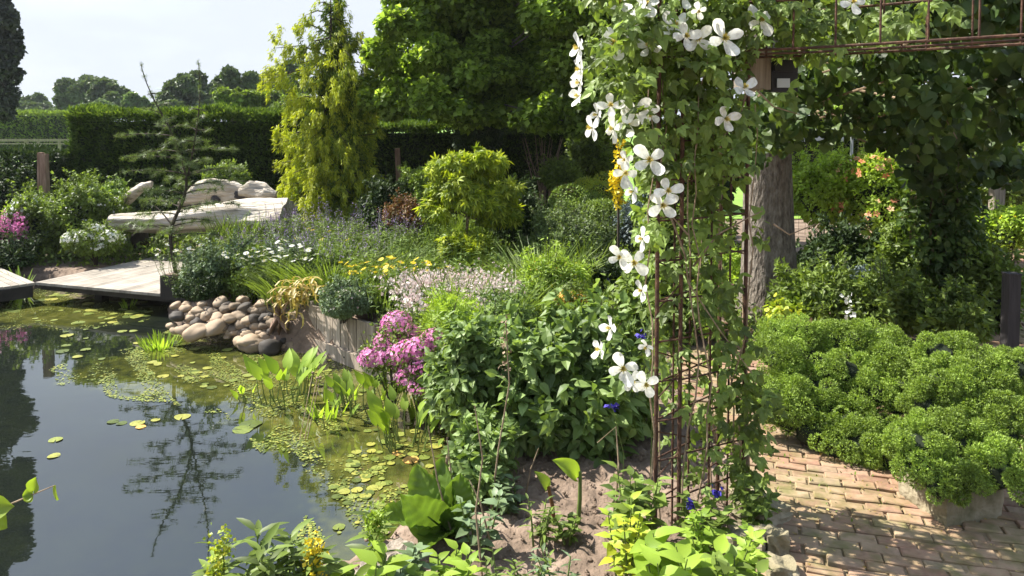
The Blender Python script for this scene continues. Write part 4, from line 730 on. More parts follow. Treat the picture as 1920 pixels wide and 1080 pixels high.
B('blue_grey_shrub', 'blue grey shrub beside clipped mounds behind the clematis', 1150, 1220, 380, 480, 8.8, M_blue, 5000, .04, ry=.4, zmin=zb)
# big leafy shrub in the centre
c, r = box_px(905, 1205, 600, 905, 4.15, .52)
bush('leafy_shrub', 'big dark-hearted leafy shrub left of the trellis pillar', 'shrub', c, r * np.array([.98, 1, .98]), M_peony, 8500, .080, T_OV, 30, (.24, .36), stems=22, base=(c[0], c[1], .02), smat=M_stem, droop=.35, bark=M_stem, core=False, inner=.6)
c, r = box_px(950, 1190, 650, 900, 4.45, .35); 
bush('leafy_shrub', 'dark leaves crowding behind the big leafy shrub', 'shrub', c, r, M_dark, 3500, .08, T_OV, 14, (.3, .45), stems=5, base=(c[0], c[1], .02), inner=.6)
for lab, x0, x1, y0, y1, Y, n_, m_ in (('tall grey green stems with small leaves by the pond', 840, 930, 590, 860, 3.95, 2200, M_peony), ('pale small-leaved stems left of the leafy shrub', 800, 890, 670, 800, 4.1, 1400, M_peony), ('small round-leaved mint rising beside the skunk cabbage', 850, 960, 800, 930, 3.45, 1300, M_peony)):
    c, r = box_px(x0, x1, y0, y1, Y, .2); bush('leafy_herb', lab, 'plant', c, r, m_, n_, .055, T_OV, 16, (.3, .45), core=False, stems=16, base=(c[0], c[1], 0), bark=M_stem, inner=.7, group='leafy stems by the pond')
# yellow climber strip behind clematis
q = at(1160, 330, 7.5); o = thing('yellow_climber', 'narrow column of yellow blossom behind the white clematis', 'climber', (q[0], 7.5, 0)); m = MB(); P_ = np.array([at(1161 + 6 * math.sin(y * .05), y, 7.5) for y in U(258, 386, 420)]) + rng.normal(0, .03, (420, 3)); leaves(m, P_, sph(420), .04, T_QR); m.build('blossoms', M_yel, o); m = MB(); m.tube([(q[0], 7.5, 0), (q[0], 7.5, 1.6)], .012, 6); m.build('stem', M_barkd, o)

m = MB(); n = 15000; P_ = np.stack([U(-4, 1.2, n), U(4.9, 10.8, n)], -1); ok = (poly_sd(P_, BED) < -.45); P_ = P_[ok]; n = len(P_); a = U(0, 6.28, n); d = np.stack([np.cos(a) * .3, np.sin(a) * .3, np.ones(n)], -1); hh = U(.18, .5, n) * (.7 + .5 * np.sin(P_[:, 0] * 2.3) * np.sin(P_[:, 1] * 1.9))
m.inst(T_BLU, np.column_stack([P_, np.full(n, .12)]), frames(d, np.stack([-np.cos(a), -np.sin(a), 0 * a + .3], -1)), np.stack([hh * .45, hh, hh], -1)); tag(m.build('meadow_grass', M_mid), 'fine grassy growth threading through the flower bed', 'grass', kind='stuff')
m = MB(); n = 2200; P_ = np.stack([U(-3.6, 1.2, n), U(5.0, 9.5, n)], -1); ok = poly_sd(P_, BED) < -.4; P_ = P_[ok]
for p in P_[:900]:
    h = U(.25, .55); t_ = np.array([p[0] + U(-.05, .05), p[1] + U(-.05, .05), .12 + h]); m.tube([[p[0], p[1], .12], t_], [.0025, .0015], 3, cap=False); k_ = 7; f = rng.random(k_); Q1 = np.array([p[0], p[1], .12]) + (t_ - [p[0], p[1], .12]) * f[:, None]; a = U(0, 6.28, k_); m.inst(T_LAN, Q1, frames(np.stack([np.cos(a), np.sin(a), .5 + 0 * a], -1)), U(.03, .07, k_)[:, None] * np.ones(3))
tag(m.build('meadow_herbs', M_peony), 'slender leafy stems scattered through the flower bed', 'herbs', kind='stuff')
# ================================================================== RIGHT SIDE
# big trunk and its crown, unseen lobes put in to shade the right side
Yt = 6.5; tb = np.array([at(1445, 575, Yt)[0], Yt, 0.0]); cr = [((2.6, 7.4, 4.3), (1.3, 1.3, .8)), ((3.9, 6.6, 4.0), (1.3, 1.4, .9)), ((2.5, 5.4, 4.3), (.9, .8, .7)), ((5.2, 7.6, 4.2), (1.3, 1.4, .9)), ((3.6, 8.8, 4.2), (1.4, 1.2, .9)), ((1.9, 8.4, 4.3), (.9, .9, .7)), ((3.5, 6.8, 5.2), (1.4, 1.4, .9))]
o = thing('shade_tree', 'thick furrowed trunk of a tree standing behind the trellis pillar', 'tree', tb); tk = MB(); k = 26; zz = np.concatenate([[-.1, 0, .08, .2, .4, .7], np.arange(1, 3.9, .25)]); V = []
for z in zz:
    r_ = .20 * (1 + .62 * math.exp(-max(z, 0) / .40)) * (1 - .04 * z); cx_ = tb[0] - .035 * z
    for j in range(k): a = 2 * np.pi * j / k; g = 1 + .05 * math.sin(5 * a + 1.2 * z) + .035 * math.sin(11 * a - z * 2) + (.10 * math.exp(-max(z, 0) / .2)) * math.sin(4 * a); V.append((cx_ + r_ * g * math.cos(a), Yt + r_ * g * math.sin(a), z))
tk.add(V, [[i_ * k + j, i_ * k + (j + 1) % k, (i_ + 1) * k + (j + 1) % k, (i_ + 1) * k + j] for i_ in range(len(zz) - 1) for j in range(k)])
for c, r in cr: tk.tube([[tb[0] - .1, Yt, 3.0], (np.array([tb[0] - .1, Yt, 3.4]) + c) / 2, c], [.14, .09, .02], 7)
tk.build('trunk', M_bark, o, smooth=True)
C2, R2 = [], []
for c, r in cr: a, b = sublobes(c, r, 10, (.3, .5), -.9, .8); C2.append(a); R2.append(b)
m = MB(); P_, N_, _ = lobes(np.vstack(C2), np.vstack(R2), 15000, .6); leaves(m, P_, N_, .14, T_QR); m.build('crown', M_linden, o)
# wire fence and rail
def wf():
    o = thing('wire_fence', 'wire mesh fence with pale metal top rail behind the trunk', 'fence', (at(1530, 250, 11.5)[0], 11.5, 0)); a, b = at(1452, 249, 11.5), at(1720, 249, 11.5); c = at(1597, 249, 11.4)
    MB().box(((a[0] + b[0]) / 2, 11.5, a[2]), (b[0] - a[0], .05, .04)).box((a[0] + .5, 11.45, a[2] - .09), (1.1, .05, .09)).build('top_rail', M_metal, o)
    for px in (1456, 1597, 1715): q = at(px, 249, 11.45); MB().tube([(q[0], 11.44, 0), (q[0], 11.44, a[2] + .03)], .022, 8).build('post', M_metal, o)
    m = MB()
    for z in np.arange(.1, a[2], .1): m.box(((a[0] + b[0]) / 2, 11.5, z), (b[0] - a[0], .004, .004))
    for x in np.arange(a[0], b[0], .1): m.box((x, 11.503, a[2] / 2), (.004, .004, a[2]))
    m.build('wire_mesh', M_barkd, o)
wf()
hedge('light_hedge', 'sunlit green hedge seen through the arch above the fence', at(1440, 220, 14)[0], at(1700, 220, 14)[0], 14, 14.8, at(1500, 205, 14)[2], M_lime, 700, .09, 'hedges')
hedge('tall_hedge', 'dim tall hedge closing the view at the right edge', at(1680, 220, 13)[0] - .3, at(2200, 220, 13)[0], 13, 14, 2.3, M_mid, 700, .09, 'hedges')
# pergola canopy of round-leaved vine
canopy = thing('leafy_vine', 'large round-leaved dark vine roofing the arch at upper right', 'climber', (2.1, 5.2, 0)); m = MB(); cs, rs = [], []
for (px, py, rx_, ry_, Y) in [(1540, 150, 60, 50, 5.2), (1620, 190, 70, 60, 5.4), (1700, 240, 60, 60, 5.4), (1620, 110, 60, 40, 4.6), (1700, 140, 70, 60, 4.5), (1760, 200, 60, 60, 4.4), (1840, 150, 80, 60, 4.8), (1900, 220, 60, 60, 5.0), (1800, 270, 70, 50, 5.6), (1880, 310, 60, 40, 5.8), (1740, 310, 50, 50, 6.2), (1680, 180, 60, 50, 6.2), (1930, 130, 60, 80, 4.4), (1560, 240, 40, 30, 6.0), (1500, 200, 40, 30, 5.6), (1440, 200, 50, 40, 5.4), (1410, 240, 40, 40, 5.6), (1470, 260, 30, 30, 5.7), (1450, 220, 60, 50, 4.9), (1400, 290, 40, 40, 5.2), (1500, 150, 50, 40, 5.0),
                         (1540, 30, 70, 40, 4.0), (1640, 30, 80, 40, 4.0), (1740, 20, 80, 50, 4.2), (1840, 20, 80, 50, 4.3), (1930, 10, 60, 60, 4.3), (1600, -60, 120, 60, 4.2), (1780, -70, 140, 60, 4.4), (1930, -70, 100, 60, 4.4), (1480, -20, 60, 50, 3.8), (1660, 100, 200, 30, 5.8), (1850, 90, 120, 40, 5.8), (1700, 50, 200, 50, 6.2), (1900, 40, 100, 50, 6.2)]:
    c, r = box_px(px - rx_, px + rx_, py - ry_, py + ry_, Y); cs.append(c); rs.append([r[0], r[0] * 1.2, r[2]])
P_, N_, _ = lobes(cs, rs, 12500, .9); d = nrm(rng.normal(0, .6, (len(P_), 3)) + [0, -.2, -.8]); m.inst(T_HRT, P_, frames(d, nrm(rng.normal(0, .75, (len(P_), 3)) + [-.2, -.5, .7])), .085 * U(.4, 1.15, len(P_))[:, None] * np.ones(3)); m.build('foliage', M_vine, canopy)
m = MB()
for c, r in zip(cs, rs):
    q = np.array([2.0, 6.3, 1.9]); m.tube([q, (q + c) / 2 + rng.normal(0, .1, 3), c, np.array(c) + [U(-.1, .1), -.05, -r[2]]], [.014, .01, .006, .003], 5)
m.build('stem', M_stemd, canopy)
# second arch pillar with climber
def pillar2():
    Y = 6.3; q = at(1765, 600, Y); o = thing('arch_pillar', 'far rusty arch pillar wrapped in climbing stems at right', 'trellis', (q[0], Y, 0)); 
    for dx, dy in ((-.11, 0), (.11, 0), (-.11, .25), (.11, .25)): MB().tube([(q[0] + dx, Y + dy, 0), (q[0] + dx, Y + dy, 2.2)], .011, 6).build('post', M_rust, o)
    m = MB()
    for z in np.arange(.15, 2.2, .22): m.tube([(q[0] - .11, Y, z), (q[0] + .11, Y, z)], .005, 5); m.tube([(q[0] + .11, Y, z), (q[0] + .11, Y + .25, z)], .005, 5)
    m.build('rung', M_rust, o)
    o = thing('climbing_plant', 'thin-leaved climber with twisting stems on the far arch pillar', 'climber', (q[0], Y, 0)); m = MB()
    for k_ in range(9):
        z = np.linspace(0, 2.2, 14); a = k_ + z * U(.5, 2); m.tube(np.stack([q[0] + .1 * np.cos(a) + .04 * k_ - .16, Y + .1 * np.sin(a) + .1, z], -1), np.linspace(.013, .006, 14), 5)
    m.tube([at(1775, 520, Y - .05), at(1790, 490, Y - .1), at(1825, 470, Y - .1)], [.012, .01, .005], 5); m.build('stem', M_stemd, o)
    m = MB(); c, r = box_px(1690, 1840, 270, 600, Y + .1, .35); n = 3800; P_ = c + sph(n) * r * rng.random((n, 1)) ** .5 * [1, 1, 1.05]; P_ = P_[P_[:, 2] > .05]; leaves(m, P_, sph(len(P_)), .07, T_OV, .6, .3); m.build('foliage', M_vine, o)
pillar2()
# right background planting
B('honeysuckle', 'salmon orange flowering bush seen through the arch', 1570, 1725, 285, 460, 8.6, M_lime, 8000, .055, ry=.5, flowers=(M_salmon, 330, .06, T_QR), zmin=0)
B('lime_shrub', 'sunlit lime green shrub just right of the thick trunk', 1485, 1600, 295, 440, 9.0, M_lime, 8000, .055, ry=.5, zmin=0)
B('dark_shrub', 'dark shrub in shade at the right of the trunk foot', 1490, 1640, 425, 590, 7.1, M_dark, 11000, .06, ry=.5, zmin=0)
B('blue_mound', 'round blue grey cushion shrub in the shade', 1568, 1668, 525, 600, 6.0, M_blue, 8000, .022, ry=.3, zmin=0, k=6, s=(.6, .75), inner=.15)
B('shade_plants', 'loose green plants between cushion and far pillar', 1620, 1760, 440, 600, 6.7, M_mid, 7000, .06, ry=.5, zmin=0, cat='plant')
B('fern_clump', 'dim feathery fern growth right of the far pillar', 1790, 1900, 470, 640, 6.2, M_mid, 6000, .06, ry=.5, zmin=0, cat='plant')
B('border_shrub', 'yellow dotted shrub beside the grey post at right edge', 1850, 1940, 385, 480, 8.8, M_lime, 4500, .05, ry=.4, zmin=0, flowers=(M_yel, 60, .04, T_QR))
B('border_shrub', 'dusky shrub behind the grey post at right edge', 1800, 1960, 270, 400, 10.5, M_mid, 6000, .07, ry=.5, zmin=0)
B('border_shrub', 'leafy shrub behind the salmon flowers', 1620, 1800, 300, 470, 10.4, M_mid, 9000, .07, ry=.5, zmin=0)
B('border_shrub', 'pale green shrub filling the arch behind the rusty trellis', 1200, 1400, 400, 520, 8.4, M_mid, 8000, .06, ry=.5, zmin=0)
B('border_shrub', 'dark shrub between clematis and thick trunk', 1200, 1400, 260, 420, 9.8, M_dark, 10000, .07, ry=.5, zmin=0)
B('border_plants', 'low mixed greenery filling the border behind the juniper', 1440, 1700, 520, 612, 5.6, M_mid, 7000, .05, ry=.4, zmin=0, cat='plant', core=False)
B('border_plants', 'loose green border plants right of the blue cushion', 1690, 1860, 560, 640, 5.3, M_mid, 6000, .05, ry=.4, zmin=0, cat='plant', core=False)
B('border_plants', 'light green plants left of the trunk foot behind trellis', 1280, 1400, 470, 600, 7.2, M_lime, 6000, .05, ry=.4, zmin=0, cat='plant', core=False)
B('golden_grass', 'sunlit golden seedlings at the foot of the thick trunk', 1435, 1500, 575, 620, 5.4, M_yg, 500, .045, ry=.15, zmin=0, t=T_RND, core=False, k=6, cat='plant')
B('golden_grass', 'lime seedlings above the juniper beside the clay pot', 1480, 1540, 570, 615, 5.5, M_lime, 500, .05, ry=.15, zmin=0, t=T_RND, core=False, k=6, cat='plant')
q = at(1500, 600, 5.3); m = MB(); pr = [(.05, -.14), (.075, -.01), (.082, .0), (.082, .02), (.07, .02), (.066, 0)]; m.tube([q + [0, 0, z] for _, z in pr], [r_ for r_, _ in pr], 20, cap=False); m.build('clay_pot', M_terr, origin=q - [0, 0, .14], smooth=True); tag(bpy.context.scene.objects['clay_pot'], 'terracotta pot rim peeping over the juniper', 'pot')
q = at(1593, 600, 5.2); o = thing('white_flower', 'small white flower spike behind the juniper cushions', 'flower', (q[0], 5.2, 0)); m = MB(); m.tube([(q[0], 5.2, 0), at(1592, 555, 5.2)], .004, 4); m.build('stem', M_stem, o); m = MB(); P_ = np.array([at(1592, y, 5.2) for y in np.linspace(556, 598, 26)]) + rng.normal(0, .016, (26, 3)); leaves(m, P_, sph(26), .03, T_QR); m.build('blossoms', M_white, o)
q = at(1868, 400, 9.2); MB().box((q[0], 9.2, at(1868, 300, 9.2)[2] / 2), (.13, .12, at(1868, 300, 9.2)[2])).build('grey_post', M_gwood, origin=(q[0], 9.2, 0)); tag(SC.objects['grey_post'], 'grey timber post in the sun at the right edge', 'post')
q = at(1893, 640, 4.75); zt = at(1893, 515, 4.75)[2]; MB().box((q[0], 4.75, zt / 2), (.075, .075, zt)).box((q[0], 4.75, zt + .006), (.082, .082, .012)).build('dark_post', M_postd, origin=(q[0], 4.75, 0)); tag(SC.objects['dark_post'], 'short dark square post beside the path at far right', 'post')
# juniper cushions
def juniper(name, label, outl, fy, cnt, cr_, base, seed, trunkpts):
    r_ = np.random.default_rng(seed); o = thing(name, label, 'shrub', base); outl = np.array(outl, float); lo, hi = outl.min(0), outl.max(0); pts = []
    while len(pts) < cnt:
        p = r_.uniform(lo, hi)
        if poly_sd(p[None], outl)[0] < -18 and all(np.hypot(*(p - q)) > 31 for q in pts): pts.append(p)
        elif r_.random() < .0015: break
    C_ = np.array([at(p[0], p[1], fy(p[1]) + r_.normal(0, .03)) for p in pts]); C_[:, 2] = np.maximum(C_[:, 2], .06); Rr = r_.uniform(*cr_, len(C_)); m = MB()
    mc, mr = [], []
    for c, q in zip(C_, Rr):
        d = sph(26); d = d[d[:, 2] > -.35]; mc.append(c + d * q * np.array([.80, .80, .72])); mr.append(np.full(len(d), q) * r_.uniform(.20, .32, len(d)))
    mc = np.vstack(mc); mr = np.concatenate(mr); n = int(len(mc) * 360); P_, N_, _ = lobes(mc, mr[:, None] * np.ones(3), n, .10); ok = P_[:, 2] > .02; P_, N_ = P_[ok], N_[ok]; n = len(P_)
    d = nrm(N_ * .8 + rng.normal(0, .55, (n, 3))); m.inst(T_Q, P_, frames(d, sph(n)), np.stack([U(.008, .012, n), U(.009, .018, n), U(.008, .012, n)], -1)); m.build('foliage', M_jun, o)
    b = MB()
    for c, q in zip(C_, Rr): b.add(lump(ICO1[0], .1, 3) * q * np.array([.60, .60, .52]) + c, ICO1[1]); b.tube([np.array(base) + [0, 0, .03], (np.array(base) + c) / 2 - [0, 0, .03], c], [.02, .012, .006], 5)
    b.build('branches', M_core, o)
    return o
OL = [(1425, 625), (1470, 602), (1560, 610), (1640, 612), (1720, 640), (1735, 700), (1705, 760), (1690, 830), (1700, 890), (1650, 905), (1580, 880), (1545, 850), (1500, 830), (1460, 800), (1440, 740), (1420, 680)]
OR = [(1722, 690), (1750, 650), (1820, 635), (1880, 650), (1930, 680), (1925, 760), (1900, 830), (1900, 890), (1840, 935), (1760, 935), (1712, 915), (1698, 870), (1696, 800), (1722, 745)]
jb1 = G(1600, 800, 0); jb2 = G(1800, 900, .15)
juniper('juniper_mound', 'broad bright green juniper cushion left of the deep gap', OL, lambda py: 3.55 + (905 - py) / 300 * .78, 60, (.115, .165), (jb1[0], jb1[1] + .2, 0), 1, None)
juniper('juniper_mound', 'bright juniper cushion growing over the stone trough', OR, lambda py: 2.95 + (940 - py) / 300 * .78, 60, (.095, .14), (jb2[0] + .0, jb2[1] + .15, .15), 2, None)
c0 = G(1776, 994, 0); e1 = nrm(np.array([*(G(1700, 945, 0) - c0)[:2]])); e2_ = np.array([-e1[1], e1[0]]); e2_ = e2_ if e2_[0] > 0 else -e2_
o = thing('stone_trough', 'mossy pale stone trough under the right juniper cushion', 'trough', (c0[0], c0[1], 0)); m = MB(); cc = c0[:2] + e1 * .13 + e2_ * .14; rz = math.atan2(e1[1], e1[0]); V_ = MB(); V_.box((*cc, .09), (.60, .34, .19), rz); 
gx = np.linspace(-.5, .5, 9); box = []
def roughbox(mb, c, d, rz, amp, seed, n=7):
    r_ = np.random.default_rng(seed); g = np.linspace(-.5, .5, n); F_ = []; V = []
    for ax in range(3):
        for sg in (-.5, .5):
            b = len(V); 
            for u_ in g:
                for v_ in g:
                    p = [0, 0, 0]; p[ax] = sg; p[(ax + 1) % 3] = u_; p[(ax + 2) % 3] = v_; V.append(p)
            for i_ in range(n - 1):
                for j_ in range(n - 1):
                    q = [b + i_ * n + j_, b + (i_ + 1) * n + j_, b + (i_ + 1) * n + j_ + 1, b + i_ * n + j_ + 1]; F_.append(q if sg > 0 else q[::-1])
    V = np.array(V, float); nn_ = nrm(V); sh = 1 - .04 * np.clip(np.abs(V).sum(1) - .95, 0, 1) * 2; w_ = sum(np.sin(V @ r_.normal(0, 4, 3) * 2 + r_.uniform(0, 6)) for _ in range(5)) / 5; V = V * sh[:, None] * np.asarray(d) + nn_ * (w_ * amp)[:, None]
    cz, sz = math.cos(rz), math.sin(rz); V = np.stack([V[:, 0] * cz - V[:, 1] * sz, V[:, 0] * sz + V[:, 1] * cz, V[:, 2]], -1) + c; mb.add(V, F_, r_.random())
m = MB(); roughbox(m, (*cc, .085), (.27, .30, .20), rz, .005, 3, 14); m.build('trough_body', M_trough, o, smooth=False); MB().box((*cc, .185), (.22, .24, .02), rz).build('earth', M_soil, o)
# rough edging stones by the path
for i_, (px, py, w_, h_, lab) in enumerate([(1425, 975, 70, .10, 'rough pale edging stone behind the dark gap by the path'), (1400, 1045, 60, .12, 'rough stone beside bright leaves at the path edge'), (1450, 1045, 34, .13, 'narrow upright stone casting shade on the bricks'), (1462, 1085, 44, .09, 'edging stone at the bottom edge of the path'), (1405, 930, 50, .06, 'sandy edging stone near the rear trellis post'), (742, 1048, 56, .05, 'grey flat stone at the pond rim below big leaves'), (700, 1085, 60, .05, 'flat stone edge beside broad leaves at the bottom')]):
    q = G(px, py, 0); s = w_ / F * (q[1] + .8); m = MB(); roughbox(m, (q[0], q[1], h_ / 2 - .02), (s, s * .9, h_), U(0, 1.5), .02, 50 + i_, 9); tag(m.build('edging_stone', M_trough if i_ < 5 else M_gwood, origin=q), lab, 'stone', 'edging stones')
# ================================================================== TRELLIS ARCH
def xy(px, Y, z=1.0):
    dep = Y * math.cos(PITCH) + (CH - z) * math.sin(PITCH); return (px - 960) / F * dep
TP = [(1228, 1010), (1272, 1000), (1392, 955), (1345, 930)]; posts = [np.array([*G(px, py, 0)[:2]]) for px, py in TP]
arch = thing('trellis_arch', 'rusty iron trellis arch carrying the white clematis', 'trellis', (*posts[0], 0)); ZT = 2.42
for i_, p in enumerate(posts):
    MB().tube([(*p, -.05), (*p, ZT)], .0085, 8).build('post', M_rust, arch)
extra = [posts[0] + (posts[3] - posts[0]) * .5, posts[1] + (posts[2] - posts[1]) * .45, posts[1] + (posts[2] - posts[1]) * .8 + [.0, .05], posts[0] + (posts[3] - posts[0]) * .25]
for p in extra: MB().tube([(*p, 0), (*p, ZT)], .0048, 6).build('bar', M_rust, arch)
m = MB()
for z in np.arange(.16, 2.4, .165):
    for a, b in ((0, 1), (1, 2), (2, 3), (3, 0)):
        if (a, b) == (0, 1): zz_ = (z, z)
        else: zz_ = (z + U(-.012, .012), z + U(-.012, .012))
        m.tube([(*posts[a], zz_[0]), (*posts[b], zz_[1])], .0038, 6)
for z in (.25, .58, .95): m.tube([(*posts[0], z), (*posts[1], z + .1)], .0032, 5); m.tube([(*posts[0], z + .2), (*posts[3], z)], .0032, 5)
m.build('rung', M_rust, arch)
bl = [at(1380, 101, 3.02), at(1500, 90, 2.93), at(1690, 79, 2.72), at(1980, 60, 2.44)]
zb_ = 2.0; 
for P_ in bl: P_[2] = zb_
bk = [p + np.array([.16, .30, 0]) for p in bl]; up_ = .19
m = MB()
for L_ in (bl, bk):
    for dz in (0, up_): m.tube([p + [0, 0, dz] for p in L_], .0055, 6)
m.tube([p + [.04, .04, .0 + -.012] for p in bl], .0045, 6)
m.build('beam_rail', M_rust, arch)
for L_ in (bl, bk):
    L_ = np.array(L_); s = np.r_[0, np.cumsum(np.linalg.norm(np.diff(L_, axis=0), axis=1))]
    for d_ in np.arange(.06, s[-1], .155): p = np.array([np.interp(d_, s, L_[:, a]) for a in range(3)]); MB().tube([p - [0, 0, .0], p + [0, 0, up_ + .09]], .0045, 6).build('beam_bar', M_rust, arch)
for a, b in zip(bl, bk):
    for dz in (0, up_): MB().tube([a + [0, 0, dz], b + [0, 0, dz]], .0045, 6).build('beam_bar', M_rust, arch)
# wooden nest box and black lamp box
o = thing('nest_box', 'small grey wooden box under the arch beam', 'box', at(1415, 140, 3.5)); Yb = 3.5; a, b = at(1390, 106, Yb), at(1442, 168, Yb); c = (a + b) / 2; MB().box((c[0], Yb + .05, c[2]), (b[0] - a[0], .12, a[2] - b[2]), .15).build('box', M_gwood, o); MB().box((c[0] + .06, Yb + .03, a[2] + .012), (.36, .2, .018), .1).build('roof', M_gwood, o)
o = thing('lamp_box', 'black box with pale label beside the wooden box', 'box', at(1470, 142, 3.5)); a, b = at(1446, 112, Yb), at(1495, 172, Yb); c = (a + b) / 2; MB().box((c[0], Yb + .05, c[2]), (b[0] - a[0], .10, a[2] - b[2]), .05).box((c[0], Yb - .006, c[2] + .045), (b[0] - a[0] - .02, .02, .05), .05).build('body', M_black, o); a, b = at(1458, 147, Yb - .02), at(1482, 164, Yb - .02); MB().box(((a[0] + b[0]) / 2, Yb - .012, (a[2] + b[2]) / 2), (b[0] - a[0], .006, a[2] - b[2]), .05).build('label_plate', M_labelm, o)
# clematis
cl = thing('clematis', 'white clematis climbing and flowering over the rusty trellis', 'climber', (*posts[2], 0))
CL = [(1180, 60, 80, 50, 130), (1130, 110, 28, 30, 16), (1250, 30, 90, 50, 150), (1345, 25, 90, 45, 140), (1430, 15, 60, 30, 60), (1160, 150, 50, 40, 50), (1230, 120, 80, 60, 140), (1310, 120, 80, 60, 150), (1385, 75, 40, 40, 40), (1180, 220, 42, 40, 46), (1255, 210, 70, 55, 130), (1335, 210, 60, 60, 110), (1235, 290, 50, 50, 80), (1315, 290, 60, 50, 80), (1380, 270, 30, 70, 44), 
      (1225, 360, 26, 40, 34), (1320, 360, 50, 40, 34), (1212, 420, 22, 40, 30), (1310, 440, 60, 40, 26), (1245, 490, 30, 40, 30), (1330, 520, 55, 50, 36), (1235, 560, 30, 50, 34), (1330, 600, 55, 50, 44), (1395, 640, 30, 30, 12), (1250, 640, 35, 40, 30), (1370, 700, 50, 50, 42), (1255, 720, 35, 50, 20), (1330, 750, 50, 50, 24), (1405, 770, 30, 50, 34), (1300, 820, 60, 50, 24), (1400, 840, 30, 50, 34), (1400, 910, 32, 40, 34), (1300, 900, 50, 40, 12), (1500, 45, 60, 35, 60), (1560, 20, 70, 40, 70), (1620, 70, 60, 30, 40), (1520, 90, 50, 20, 30), (1700, 30, 60, 40, 30), (1430, 420, 30, 40, 8), (1440, 740, 20, 20, 8), (1450, 180, 30, 20, 8),
      (1150, -40, 90, 50, 90), (1280, -50, 90, 50, 90), (1400, -50, 90, 40, 70)]
Pm, S_ = [], []
for px, py, rx_, ry_, n in CL:
    n = int(n * (1.75 if py < 340 else 1.6)); Yc = 3.15 if px > 1215 else 3.0; c, r = box_px(px - rx_, px + rx_, py - ry_, py + ry_, Yc, .2 if py > 330 else .32); d = sph(n) * rng.random((n, 1)) ** .4; Pm.append(c + d * r); S_.append(d)
P_ = np.vstack(Pm); D_ = np.vstack(S_); n = len(P_); d = nrm(D_ * .5 + rng.normal(0, .5, (n, 3)) + [0, -.1, -.55]); m = MB()
m.inst(T_TRI, P_, frames(d, nrm(rng.normal(0, .4, (n, 3)) + [-.3, -.6, .7])), .068 * U(.55, 1.25, n)[:, None] * np.ones(3)); m.build('foliage', M_clem, cl)
m = MB()
for k_ in range(7):
    s_ = posts[k_ % 4] + rng.normal(0, .02, 2); z = np.linspace(0, U(1.7, 2.4), 16); ax = (posts[0] + posts[2]) / 2; wob = np.cumsum(rng.normal(0, .016, (16, 2)), 0); m.tube(np.column_stack([s_ + wob + (ax - s_) * .15 * z[:, None], z]), np.linspace(.0045, .002, 16), 5)
for pts in ([(1255, 400), (1285, 480), (1290, 530), (1350, 620), (1410, 700)], [(1300, 500), (1345, 440), (1400, 410), (1430, 395)], [(1400, 170), (1385, 230), (1350, 260)], [(1420, 170), (1450, 200), (1500, 215)], [(1290, 440), (1255, 400), (1245, 330)], [(1450, 420), (1480, 440), (1530, 420)]):
    m.tube([at(a, b, 3.0) for a, b in pts], np.linspace(.0045, .002, len(pts)), 5)
m.tube([(*(posts[2] + [.02, .0]), 0), (*(posts[2] + [.01, .02]), .5), (*(posts[2] + [.0, .02]), 1.0)], [.018, .014, .008], 8)
m.build('stem', M_stemd, cl)
# petals: four broad separate tepals
pt = leaf_t([.08, .25, .5, .75, .93, 1], [.07, .19, .29, .32, .23, .07], -.08, -.06, .02); PET = comp([(0, 0, a + j, s) for a, j, s in ((0, .05, 1), (1.57, -.06, .94), (3.14, .04, 1.02), (4.71, -.05, .96))], pt)
PV = PET[0].copy(); fm = MB().add(PV, PET[1], .7); tmp = fm.build('flower', M_clemw); me_f = tmp.data; bpy.data.objects.remove(tmp); me_f.polygons.foreach_set('use_smooth', np.ones(len(me_f.polygons), bool))
FV = [me_f]
for v_ in range(5):
    P2_ = PET[0].copy(); rr_ = np.hypot(P2_[:, 0], P2_[:, 1]); an_ = np.arctan2(P2_[:, 1], P2_[:, 0]); P2_[:, 2] += (U(-.15, .5) * rr_ ** 2) + .07 * np.sin(an_ * 9 + v_ * 2 + rr_ * 4) * rr_ + .10 * np.sin(an_ * 2 + v_) * rr_; P2_[:, :2] *= (1 + .12 * np.sin(an_ * 2 + v_ * 1.3))[:, None]; tmp = MB().add(P2_, PET[1], U(0, 1)).build('flower', M_clemw); me_v = tmp.data; bpy.data.objects.remove(tmp); me_v.polygons.foreach_set('use_smooth', np.ones(len(me_v.polygons), bool)); FV.append(me_v)
sm = MB(); n = 70; a = U(0, 6.28, n); tl = U(.1, .75, n); sm.inst(T_N, np.zeros((n, 3)) + [0, 0, .02], frames(np.stack([np.sin(tl) * np.cos(a), np.sin(tl) * np.sin(a), np.cos(tl)], -1)), np.stack([U(.4, .6, n), U(.24, .42, n), np.ones(n)], -1)); tmp = sm.build('stamens', M_stamen); me_s = tmp.data; bpy.data.objects.remove(tmp)
